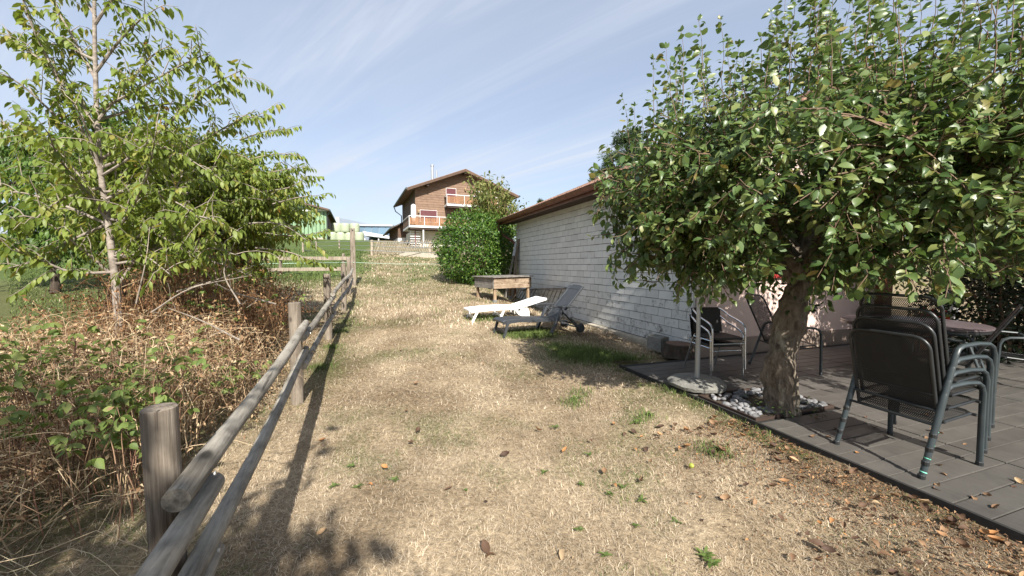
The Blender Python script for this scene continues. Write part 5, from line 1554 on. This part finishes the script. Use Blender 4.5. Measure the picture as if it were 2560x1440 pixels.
def rounded(w, z0, z1, rad, y0, y1, n=6):
    """path of an upside-down U: up one side, across the top with round corners, down"""
    def yy(z): return y0 + (y1 - y0) * (z - z0) / (z1 - z0)
    pts = [(-w / 2, yy(z0), z0)]
    for i in range(n + 1):
        a = math.pi - i * math.pi / 2 / n; z = z1 - rad + rad * math.sin(a); pts.append((-w / 2 + rad + rad * math.cos(a), yy(z), z))
    for i in range(n + 1):
        a = math.pi / 2 - i * math.pi / 2 / n; z = z1 - rad + rad * math.sin(a); pts.append((w / 2 - rad + rad * math.cos(a), yy(z), z))
    pts.append((w / 2, yy(z0), z0)); return pts
def mesh_chair(label, loc, rz, group=None, back_top=1.0, lean=.20, step=.0125, tint='gunmetal'):
    t = thing('mesh_chair', label, 'chair', loc, rz, group)
    W = .52; z0 = .36; y0 = -.17; y1 = -.17 - lean
    MB().tube(rounded(W, z0, back_top, .09, y0, y1), .0125, 10).tube([(-W / 2, y0, z0), (W / 2, y0, z0)], .0105, 8).build('back_frame', MT['black_metal'], t, True)
    H = math.hypot(back_top - z0, lean)
    me = lattice(W - .03, H - .03, step, .0023)
    ang = math.atan2(lean, back_top - z0)
    o = me.build('back_mesh', MT['mesh_black'], t, loc=(-W / 2 + .015, y0 - .003, z0 + .012), rot=(ang, 0, 0)); o['kind'] = 'stuff'
    st_ = [(-W / 2, -.17, .38), (-W / 2, .20, .415), (-W / 2 + .05, .25, .415), (W / 2 - .05, .25, .415), (W / 2, .20, .415), (W / 2, -.17, .38)]
    MB().tube(st_, .0115, 8).build('seat_frame', MT['black_metal'], t, True)
    sm = lattice(W - .03, .42, step, .0023)
    o = sm.build('seat_mesh', MT['mesh_black'], t, loc=(-W / 2 + .015, -.18, .385), rot=(R(-85), 0, 0)); o['kind'] = 'stuff'
    for s in (-1, 1):
        x = s * (W / 2 + .028)
        path = [Vector((x, -.38, 0)), Vector((x, -.345, .10)), Vector((x, -.23, .47)), Vector((x, -.19, .60)), Vector((x, -.165, .645)), Vector((x, -.12, .665)), Vector((x, .06, .675)), Vector((x, .20, .665)), Vector((x, .255, .635)), Vector((x, .28, .58)), Vector((x, .285, .40)), Vector((x, .30, 0))]
        mb = MB(); mb.tube(path, .0165, 10); mb.v = [((v[0] - x) * 1.25 + x, v[1], v[2]) for v in mb.v]
        o = mb.build('side_frame', MT[tint], t, True)
        for yy_ in (-.38, .30):
            MB().lathe([(.023, 0), (.023, .028), (.019, .034)], 10).build('foot_cap', MT['black_metal'], o, loc=(x, yy_, 0))
        MB().tube([(x, -.15, .392), (s * (W / 2 - .005), -.15, .392)], .011, 8).build('bracket', MT['black_metal'], t, True)
        MB().tube([(x, .22, .41), (s * (W / 2 - .005), .22, .41)], .011, 8).build('bracket', MT['black_metal'], t, True)
    MB().tube([(-W / 2 - .03, -.26, .385), (W / 2 + .03, -.26, .385)], .011, 8).build('cross_bar', MT['black_metal'], t, True)
    return t
rl, rr_ = onz(2092, 1110, DECK_TOP), onz(2302, 1196, DECK_TOP)
v_ = (rr_ - rl); rzc = math.atan2(v_.y, v_.x)
cc = (rl + rr_) / 2 + Vector((-math.sin(rzc), math.cos(rzc), 0)) * .38
names = ['lowest chair of the dark mesh stack standing on the decking', 'second chair from the bottom of the dark mesh stack', 'third chair from the bottom of the dark mesh stack', 'topmost chair of the dark mesh stack on the decking']
base_chair = mesh_chair(names[0], (cc.x, cc.y, DECK_TOP), rzc, 'stacked mesh chairs on the decking', 1.03, .17)
MT['tape_mark'] = mat('green_cap_edge', (.25, .75, .55), .5, .05)
fwd = Vector((-math.sin(rzc), math.cos(rzc), 0))
for i in range(4):
    if i:
        c2 = copy_tree(base_chair); c2.location = Vector((cc.x, cc.y, DECK_TOP + .098 * i)) + fwd * (.034 * i); c2['label'] = names[i]; ch = c2
    else: ch = base_chair
    x = .52 / 2 + .028
    o = MB().tube([(x, -.364, .045), (x, -.362, .051)], .021, 10).build('cap_edge', MT['tape_mark'], ch, True)
mesh_chair('black mesh chair with reclined back behind the pear trunk', (4.12, 5.75, DECK_TOP), R(-95), 'single mesh chairs', 1.12, .34)
mesh_chair('black mesh chair tucked towards the round table', (5.45, 4.80, DECK_TOP), R(38), 'single mesh chairs', 1.10, .36)
mesh_chair('dark mesh chair cut off by the picture edge', (6.45, 4.9, DECK_TOP), R(62), 'single mesh chairs', 1.0, .25)
# polished aluminium chairs
def alu_chair(label, loc, rz, group):
    t = thing('aluminium_chair', label, 'chair', loc, rz, group); W = .50
    for s in (-1, 1):
        x = s * W / 2
        path = spline([(x, .26, 0), (x, .245, .3), (x, .235, .54), (x, .20, .615), (x, .10, .66), (x * .98, -.08, .71), (x * .94, -.22, .775), (x * .86, -.285, .80)], 4)
        MB().tube(path, .0125, 10).build('front_leg', MT['aluminium'], t, True)
        MB().tube([(x * 1.02, -.36, 0), (x * .96, -.22, .36), (x * .92, -.18, .44)], .0125, 10).build('rear_leg', MT['aluminium'], t, True)
        MB().tube([(x, .235, .40), (x * .96, -.2, .40)], .010, 8).build('side_bar', MT['aluminium'], t, True)
    MB().tube([(-W / 2, .24, .36), (W / 2, .24, .36)], .010, 8).build('cross_bar', MT['aluminium'], t, True)
    MB().tube([(-W / 2 * .96, -.22, .36), (W / 2 * .96, -.22, .36)], .010, 8).build('cross_bar', MT['aluminium'], t, True)
    n = 9; mb = MB()
    pl_ = [(-W / 2 + .02, -.20), (-W / 2 + .01, .15), (-W / 2 + .05, .25), (W / 2 - .05, .25), (W / 2 - .01, .15), (W / 2 - .02, -.20)]
    mb.prism(pl_, 'z', .415, .445); mb.build('seat', MT['wicker'], t, bevel=.012)
    bk_ = MB()
    for i in range(n):
        a = -1 + 2 * i / (n - 1); a2 = -1 + 2 * (i + 1) / (n - 1)
        if i == n - 1: break
        f = lambda u: (u * W / 2 * .93, -.215 - .05 * (1 - u * u)); (xa, ya), (xb, yb) = f(a), f(a2)
        bk_.add([(xa, ya, .45), (xb, yb, .45), (xb, yb - .07, .80), (xa, ya - .07, .80), (xa, ya - .015, .45), (xb, yb - .015, .45), (xb, yb - .085, .80), (xa, ya - .085, .80)], [(0, 1, 2, 3), (7, 6, 5, 4), (3, 2, 6, 7), (0, 4, 5, 1)])
    bk_.build('backrest', MT['wicker'], t, True)
    rim = [((-1 + 2 * i / 12) * W / 2 * .93, -.215 - .05 * (1 - (-1 + 2 * i / 12) ** 2) - .078, .80) for i in range(13)]
    MB().tube(rim, .0125, 8).build('back_rim', MT['wicker'], t, True)
    return t
ac = alu_chair('lower of two stacked aluminium chairs with black woven seat', (2.98, 5.62, DECK_TOP), R(-172), 'stacked aluminium chairs')
ac2 = copy_tree(ac); ac2.location = (2.985, 5.585, DECK_TOP + .105); ac2['label'] = 'upper of two stacked aluminium chairs with black woven seat'

# ------------------------------------------------------------------ round table, flowers, hedge
tbl = thing('round_table', 'round mauve patio table in shade behind the stacked chairs', 'table', (5.95, 5.75, DECK_TOP))
MB().lathe([(.78, .695), (.80, .70), (.80, .718), (.785, .725), (.01, .726)], 48).build('table_top', MT['table_top'], tbl, True)
MB().lathe([(.79, .66), (.802, .66), (.802, .694), (.79, .694)], 48).build('rim', MT['black_metal'], tbl, True)
for a in (0.6, 2.2, 3.7, 5.3):
    MB().tube([(.5 * math.cos(a), .5 * math.sin(a), 0), (.22 * math.cos(a), .22 * math.sin(a), .4), (.55 * math.cos(a), .55 * math.sin(a), .69)], .017, 8).build('leg', MT['black_metal'], tbl, True)
r = random.Random(5)
def flowerpot(label, px, py, d, hpot, n, seed, spread):
    r = random.Random(seed); c = at(px, py, d); c.z = .0
    t = thing('flower_pot', label, 'flower pot', c)
    MB().lathe([(.16, 0), (.22, hpot), (.24, hpot), (.24, hpot + .04), (.19, hpot + .04), (.02, hpot + .0)], 20).build('pot', mat('terracotta_' + str(seed), (.26, .13, .085), .85, .15), t, True)
    L = Leaves(); P = Leaves()
    for k in range(n):
        o = rv(r); o.z = abs(o.z); p = c + Vector((0, 0, hpot + .05)) + Vector((o.x * spread, o.y * spread, o.z * spread * .9)) * r.uniform(.4, 1)
        L.add(p, o, Vector((0, 0, 1)) + rv(r) * .5, .07)
        if k % 2 == 0: P.add(p + o * .06, rv(r), o + rv(r) * .5, .06)
    crown(t, c, L, 'ovate', MT['leaf_shade'], 0, 'leaves'); crown(t, c, P, 'ovate', MT['petal'], 0, 'blossoms')
flowerpot('pot of red geraniums against the white porch wall', 2325, 790, 6.7, .50, 240, 3, .34)
flowerpot('shaded flower pot by the orange-brown porch post', 2200, 780, 6.6, .35, 150, 4, .3)
def hedge(label, c, rad3, n, seed, material='leaf_hedge_shaded'): return bush('dark_hedge', label, (c[0], c[1]), c, rad3, n, .10, material, 'lance', seed, 24, .65, .12, 'hedge')
hedge('yew hedge darkened by deep shade at the right', (8.6, 6.5, 1.4), (1.5, 1.0, 1.75), 9500, 91)
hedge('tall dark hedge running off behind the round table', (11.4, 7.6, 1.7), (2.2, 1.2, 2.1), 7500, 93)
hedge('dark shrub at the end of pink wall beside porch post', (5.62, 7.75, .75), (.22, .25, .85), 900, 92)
# ------------------------------------------------------------------ thicket and raspberry canes on the left
def canes_mesh(name, paths, rads, material, parent, base):
    """many thin three-sided canes at once; paths: N x K x 3"""
    P = np.array(paths); N, K, _ = P.shape
    d = np.gradient(P, axis=1); d /= np.maximum(np.linalg.norm(d, axis=2, keepdims=True), 1e-9)
    ref = np.array((.31, .52, .79)); s1 = np.cross(d, ref); s1 /= np.maximum(np.linalg.norm(s1, axis=2, keepdims=True), 1e-9); s2 = np.cross(d, s1)
    t = np.linspace(1, .45, K)[None, :, None] * np.array(rads)[:, None, None]
    V = np.stack([P + t * (s1 * math.cos(a) + s2 * math.sin(a)) for a in (0, 2.1, 4.2)], 2) - np.array(base)
    i = np.arange(N * K * 3).reshape(N, K, 3)
    F = np.stack([np.stack((i[:, :-1, k], i[:, :-1, (k + 1) % 3], i[:, 1:, (k + 1) % 3], i[:, 1:, k]), -1) for k in range(3)], 2).reshape(-1, 4)
    me = np_mesh(name, V.reshape(-1, 3), F.ravel(), np.full(len(F), 4), material, True, {'rnd': ('FLOAT', rng.uniform(0, 1, N).repeat(K * 3))})
    o = link(name, me, parent); o['kind'] = 'stuff'; return o
MT['cane_dry'] = leafmat('dry_cane', [(0, (.16, .10, .06)), (.4, (.30, .20, .12)), (.7, (.46, .34, .21)), (1, (.60, .49, .33))], .8, 0.0, .2)
MT['cane_rust'] = leafmat('rust_cane', [(0, (.11, .06, .035)), (.5, (.22, .125, .065)), (.85, (.36, .24, .13)), (1, (.50, .40, .26))], .8, 0.0, .2)
MT['cane_red'] = leafmat('red_cane', [(0, (.10, .055, .04)), (.5, (.22, .12, .08)), (1, (.42, .31, .19))], .7, 0.0, .2)
def arch(b, h, reach, r, K=8):
    a = r.uniform(0, 6.28); out = []
    lean = Vector((math.cos(a), math.sin(a), 0)); k2 = rv(r) * .06
    for i in range(K):
        t = i / (K - 1); z = h * (1.9 * t - 1.0 * t * t * (1 + .5 * r.random() * t)); out.append(tuple(b + lean * reach * t ** 1.4 + Vector((0, 0, z)) + k2 * math.sin(6 * t) + rv(r) * .012))
    return out
def thicket(name, label, pts, hfun, ncane, ndry, seed, canemat, reach, lsize, cat='thicket', rad=.0045, tangle=.9, dry='leaf_dry'):
    """pts: function giving a random ground place; hfun: height there"""
    r = random.Random(seed); c0 = Vector(pts(r)); b = Vector((c0.x, c0.y, G(c0.x, c0.y))); t = thing(name, label, cat, b)
    paths = []; rads = []; L = Leaves()
    for k in range(ncane):
        p = pts(r); g = Vector((p[0], p[1], G(p[0], p[1]) - .02)); h = hfun(p) * r.uniform(.4, 1.0)
        ar = arch(g, h, reach * r.uniform(.3, 1.2), r); paths.append(ar); rads.append(rad * r.uniform(.5, 1.3))
        nl = max(1, int(ndry / ncane))
        for j in range(nl):
            q_ = Vector(ar[r.randint(2, 7)]) + rv(r) * r.uniform(0, .09); L.add(q_, rv(r) + Vector((0, 0, -.5)), rv(r), lsize * r.uniform(.5, 1.2))
    for k in range(int(ncane * tangle)):
        p = pts(r); z_ = G(p[0], p[1]) + hfun(p) * r.uniform(.05, .85); c_ = Vector((p[0], p[1], z_)); d = rv(r); d.z *= .45; ln = r.uniform(.15, .5); bw = rv(r) * .08
        paths.append([tuple(c_ + d * ln * (i / 7 - .5) + bw * math.sin(math.pi * i / 7)) for i in range(8)]); rads.append(rad * .6 * r.uniform(.5, 1.2))
        for j in range(2): L.add(c_ + rv(r) * .12, rv(r) + Vector((0, 0, -.4)), rv(r), lsize * r.uniform(.5, 1.2))
    canes_mesh('canes', paths, rads, canemat, t, b); crown(t, b, L, 'curl', MT[dry], 0, 'dry_leaves')
    return t
def zone(q0, q1, p0_, p1_):
    def f(r):
        v = qp(r.uniform(q0, q1), r.uniform(p0_, p1_)); return (v.x, v.y, 0)
    return f
def hz(v):
    q, p = toqp(v[0], v[1]); return .8 + 1.75 * float(np.exp(-((p - 7.4) / 2.6) ** 2)) * float(np.exp(-((q + 2.8) / 1.0) ** 2))
thicket('bramble_thicket', 'rust-brown dead bramble thicket under the broad cherry tree', zone(-3.9, -1.75, 5.4, 9.8), hz, 1300, 12500, 61, MT['cane_rust'], .55, .055, dry='leaf_rust')
thicket('bramble_thicket', 'tangled tan bramble thicket between near post and slender cherry', zone(-3.6, -1.55, 3.4, 5.7), lambda v: 1.25, 520, 5200, 62, MT['cane_dry'], .7, .05, tangle=2.5)
thicket('bramble_thicket', 'dry reddish cane thicket at the lower edge beside near post', zone(-4.4, -2.0, 1.9, 3.6), lambda v: .8, 230, 1600, 63, MT['cane_dry'], 1.2, .045, tangle=6)
thicket('bramble_thicket', 'low dead twigs along the foot of fence', zone(-1.9, -1.3, 4.5, 8.5), lambda v: .28, 220, 1100, 64, MT['cane_dry'], .35, .04)
# leafy raspberry canes standing in the thicket
def raspberry(label, spots, seed, n, h, single):
    r = random.Random(seed); c = ong(*spots[0][:2]) if len(spots[0]) == 2 else at(*spots[0]); b = Vector((c.x, c.y, G(c.x, c.y)))
    t = thing('raspberry_canes', label, 'shrub', b); paths = []; rads = []; L = Leaves()
    for k in range(n):
        s = r.choice(spots); c = at(s[0] + r.uniform(-40, 40), s[1], s[2] + r.uniform(-.3, .3)); g = Vector((c.x, c.y, G(c.x, c.y)))
        hh = max(.25, (c.z - g.z)) * r.uniform(.75, 1.1); ar = arch(g, hh, .25, r); paths.append(ar); rads.append(.004)
        for j in range(r.randint(3, 6)):
            q_ = Vector(ar[r.randint(3, 7)]); o = rv(r); o.z = abs(o.z) * .3; o.normalize(); e = q_ + o * r.uniform(.05, .12)
            for a in (-1.0, 0, 1.0):
                ax = Matrix.Rotation(a, 3, 'Z') @ o; L.add(e, ax + Vector((0, 0, -.75)), Vector((0, 0, .8)) + rv(r) * .7, r.uniform(.045, .08))
    canes_mesh('canes', paths, rads, MT['cane_red'], t, b); crown(t, b, L, 'ovate', MT['leaf_rasp'], single)
raspberry('green raspberry canes with broad leaves at the lower left', [(60, 800, 2.9), (150, 830, 2.8), (250, 850, 2.8), (330, 880, 2.7), (90, 760, 3.2), (230, 780, 3.3), (330, 790, 3.4), (20, 880, 2.6), (160, 770, 3.1), (400, 830, 3.2), (60, 930, 2.4), (200, 930, 2.5), (300, 960, 2.5), (10, 780, 3.0), (380, 900, 3.0)], 71, 115, .8, 300)
raspberry('few bright green bramble sprigs in the brown thicket', [(560, 850, 4.4), (600, 880, 4.2), (640, 700, 5.5), (700, 680, 5.8), (450, 640, 5.0), (540, 680, 5), (380, 720, 4.2), (480, 760, 4.2), (420, 860, 3.6)], 72, 34, .8, 0)
# bare grey sapling stems and long straws
r = random.Random(81)
b = at(300, 900, 3.6); b.z = G(b.x, b.y)
t = thing('dry_stalks', 'long pale arching straw stalks in front of the thicket', 'stalks', b)
paths = []; rads = []
for k in range(70):
    v = qp(r.uniform(-3.2, -1.25), r.uniform(1.4, 3.6)); g = Vector((v.x, v.y, G(v.x, v.y))); paths.append(arch(g, r.uniform(.12, .5), r.uniform(.3, .8), r)); rads.append(.0022)
canes_mesh('stalks', paths, rads, mat('pale_straw', (.48, .40, .26), .7, .2, objvar=0), t, b)
b = at(420, 800, 4.7); b.z = G(b.x, b.y)
t = thing('dead_sapling', 'bare grey dead branches sticking out of the thicket', 'branch', b)
mb = MB()
for pth in ([(690, 760, 5.2), (560, 720, 5.0), (480, 640, 4.9), (420, 560, 4.8)], [(600, 760, 4.6), (560, 680, 4.6), (590, 600, 4.7)], [(440, 730, 4.4), (540, 700, 4.6), (620, 670, 4.8)], [(380, 780, 4.2), (480, 720, 4.3), (620, 690, 4.6)], [(340, 760, 4.3), (365, 650, 4.3), (375, 560, 4.4)], [(600, 850, 4.0), (500, 800, 4.1), (420, 770, 4.2)]):
    pts = spline([at(*p) for p in pth], 5); mb.tube([p - b for p in pts], lerp_r(.010, .003, len(pts)), 5)
    for p, d in along(pts, .22):
        e = p + (rv(r) + d).normalized() * r.uniform(.08, .25); mb.tube([p - b, (p + e) / 2 - b + rv(r) * .01, e - b], [.004, .003, .002], 3)
o = mb.build('branches', MT['twig_grey'], t, True); o['kind'] = 'stuff'
# ------------------------------------------------------------------ fallen leaves, weeds, stones
r = random.Random(17)
def curled(seed):
    k = random.Random(seed); c1, c2 = k.uniform(.15, .75), k.uniform(-.5, .7)
    pts = []; fcs = []
    for i in range(5):
        t = i / 4; w = .30 * math.sin(math.pi * min(1, t * .92 + .06)) ** .8
        pts += [(t - .5, w, c1 * w * 2 + c2 * (t - .5) ** 2 * 2 + .02), (t - .5, 0, c2 * (t - .5) ** 2 * 2), (t - .5, -w, c1 * w * 1.6 + c2 * (t - .5) ** 2 * 2)]
    for i in range(4):
        a = i * 3; fcs += [(a, a + 3, a + 4, a + 1), (a + 1, a + 4, a + 5, a + 2)]
    mb = MB(); mb.add(pts, fcs); return mb.mesh('fallen_leaf', MT['leaf_fallen'], True)
lm = [curled(i) for i in range(8)]
spots = [(1045, 1085, .10), (1345, 1082, .11), (1265, 1148, .11), (1215, 1380, .12), (1410, 1395, .12), (2340, 1240, .12), (1930, 1125, .11), (2045, 1375, .13), (1720, 1125, .09), (1700, 1130, .07), (1040, 965, .09), (1215, 1265, .06), (1225, 1400, .09), (805, 1110, .08), (805, 1345, .08), (1980, 1150, .09)]
for i in range(170):
    while True:
        q_ = r.uniform(1.2, 3.45); p_ = r.uniform(.5, 3.1)
        if r.random() < ((q_ - .9) / 2.5) ** 2.2: break
    v = qp(q_, p_); spots.append((v, r.uniform(.035, .075)))
for i in range(22):
    v = qp(r.uniform(-.8, 2.8), r.uniform(1.6, 9)); spots.append((v, r.uniform(.04, .065)))
for i in range(26):
    v = qp(r.uniform(3.6, 5.6), r.uniform(.6, 2.7)); spots.append((v, r.uniform(.03, .06), 1))
for i, s in enumerate(spots):
    if isinstance(s[0], Vector): v, sz = s[0], s[1]
    else: v, sz = ong(s[0], s[1]), s[2] * .72
    z = DECK_TOP + .004 if len(s) > 2 and isinstance(s[0], Vector) else G(v.x, v.y) + .032
    o = link('fallen_leaf', lm[i % 8], None, (v.x, v.y, z), (r.uniform(-.5, .5), r.uniform(-.5, .5), r.uniform(0, 6.3))); o.scale = (sz, sz, sz)
    if len(s) > 2 and isinstance(s[0], Vector): tag(o, 'small dry curled leaf lying on the grey decking', 'leaf', 'dry leaves on the decking')
    elif toqp(v.x, v.y)[0] > 2.5: tag(o, 'brown curled leaf in the litter along the decking edge', 'leaf', 'fallen leaves beside the decking')
    else: tag(o, 'single curled fallen leaf out on the open dry lawn', 'leaf', 'fallen leaves out on the lawn')
# small weeds
def weed_mesh(seed, n=11):
    k = np.random.default_rng(seed); az = np.arange(n) * 2.4 + k.uniform(0, .4, n)
    ax = np.stack((np.cos(az), np.sin(az), k.uniform(.3, 1.4, n)), 1); nr = np.stack((-np.cos(az) * .4, -np.sin(az) * .4, np.ones(n)), 1)
    return leaf_mesh('weed', 'lance', np.zeros((n, 3)) + k.normal(0, .12, (n, 3)) * np.array((1, 1, 0)), ax, nr, k.uniform(.45, 1.0, n), MT['leaf_weed'])
wm = [weed_mesh(i) for i in range(5)]
for i, (px, py, s) in enumerate([(895, 1222, .07), (835, 1220, .055), (985, 1205, .065), (880, 1170, .06), (1390, 1072, .07), (1525, 1240, .06), (1605, 1255, .06), (1555, 1222, .05), (1450, 1215, .05), (1510, 1395, .05), (1590, 1320, .05), (1690, 1310, .05), (1775, 1410, .09), (1760, 1395, .08), (1450, 1330, .045), (1165, 1230, .035), (1360, 1185, .05), (1470, 1140, .06), (1620, 1040, .10), (1590, 1060, .10), (1790, 1130, .10), (1440, 1000, .11), (500, 925, .12), (560, 930, .12), (470, 940, .1), (240, 1160, .1), (60, 1120, .12), (100, 1180, .1)]):
    v = ong(px, py); o = link('weed', wm[i % 5], None, (v.x, v.y, v.z + .015), (0, 0, r.uniform(0, 6))); o.scale = (s * .85, s * .85, s * .6)
    lab = ('small green weed among the thicket left of the fence', 'weeds by the thicket') if px < 700 else (('small green weed in the lawn near the fence shadow', 'weeds near the fence') if px < 1100 else ('small green weed in the lawn towards the decking', 'weeds in the lawn by the decking'))
    tag(o, lab[0], 'weed', lab[1])
fr_ = ong(1728, 1176); o = MB().lathe([(.003, -.022), (.014, -.018), (.021, -.004), (.018, .011), (.008, .023), (.003, .025)], 14).build('fallen_pear', mat('green_pear', (.30, .33, .06), .5, .1, 10), None, True, loc=(fr_.x, fr_.y, fr_.z + .04), rot=(1.2, .3, 0))
tag(o, 'small yellow-green windfall pear on the dry lawn', 'fruit')
fine = []; n = 5200
q_ = 3.47 - np.abs(rng.normal(0, .55, n)); p_ = rng.uniform(.3, 3.0, n)
x = q_ * VX + p_ * UX; y = q_ * VY + p_ * UY; z = ground(x, y) + .02
pos = np.stack((x, y, z), 1); ax = rng.normal(0, 1, (n, 3)) * np.array((1, 1, .25)); nr = np.array((0, 0, 1)) + rng.normal(0, .3, (n, 3))
me = leaf_mesh('leaf_litter', 'curl', pos, ax, nr, rng.uniform(.012, .032, n), MT['leaf_fallen']); o = link('leaf_litter', me)
tag(o, 'fine brown leaf litter along the decking edge', 'leaf litter', kind='stuff')
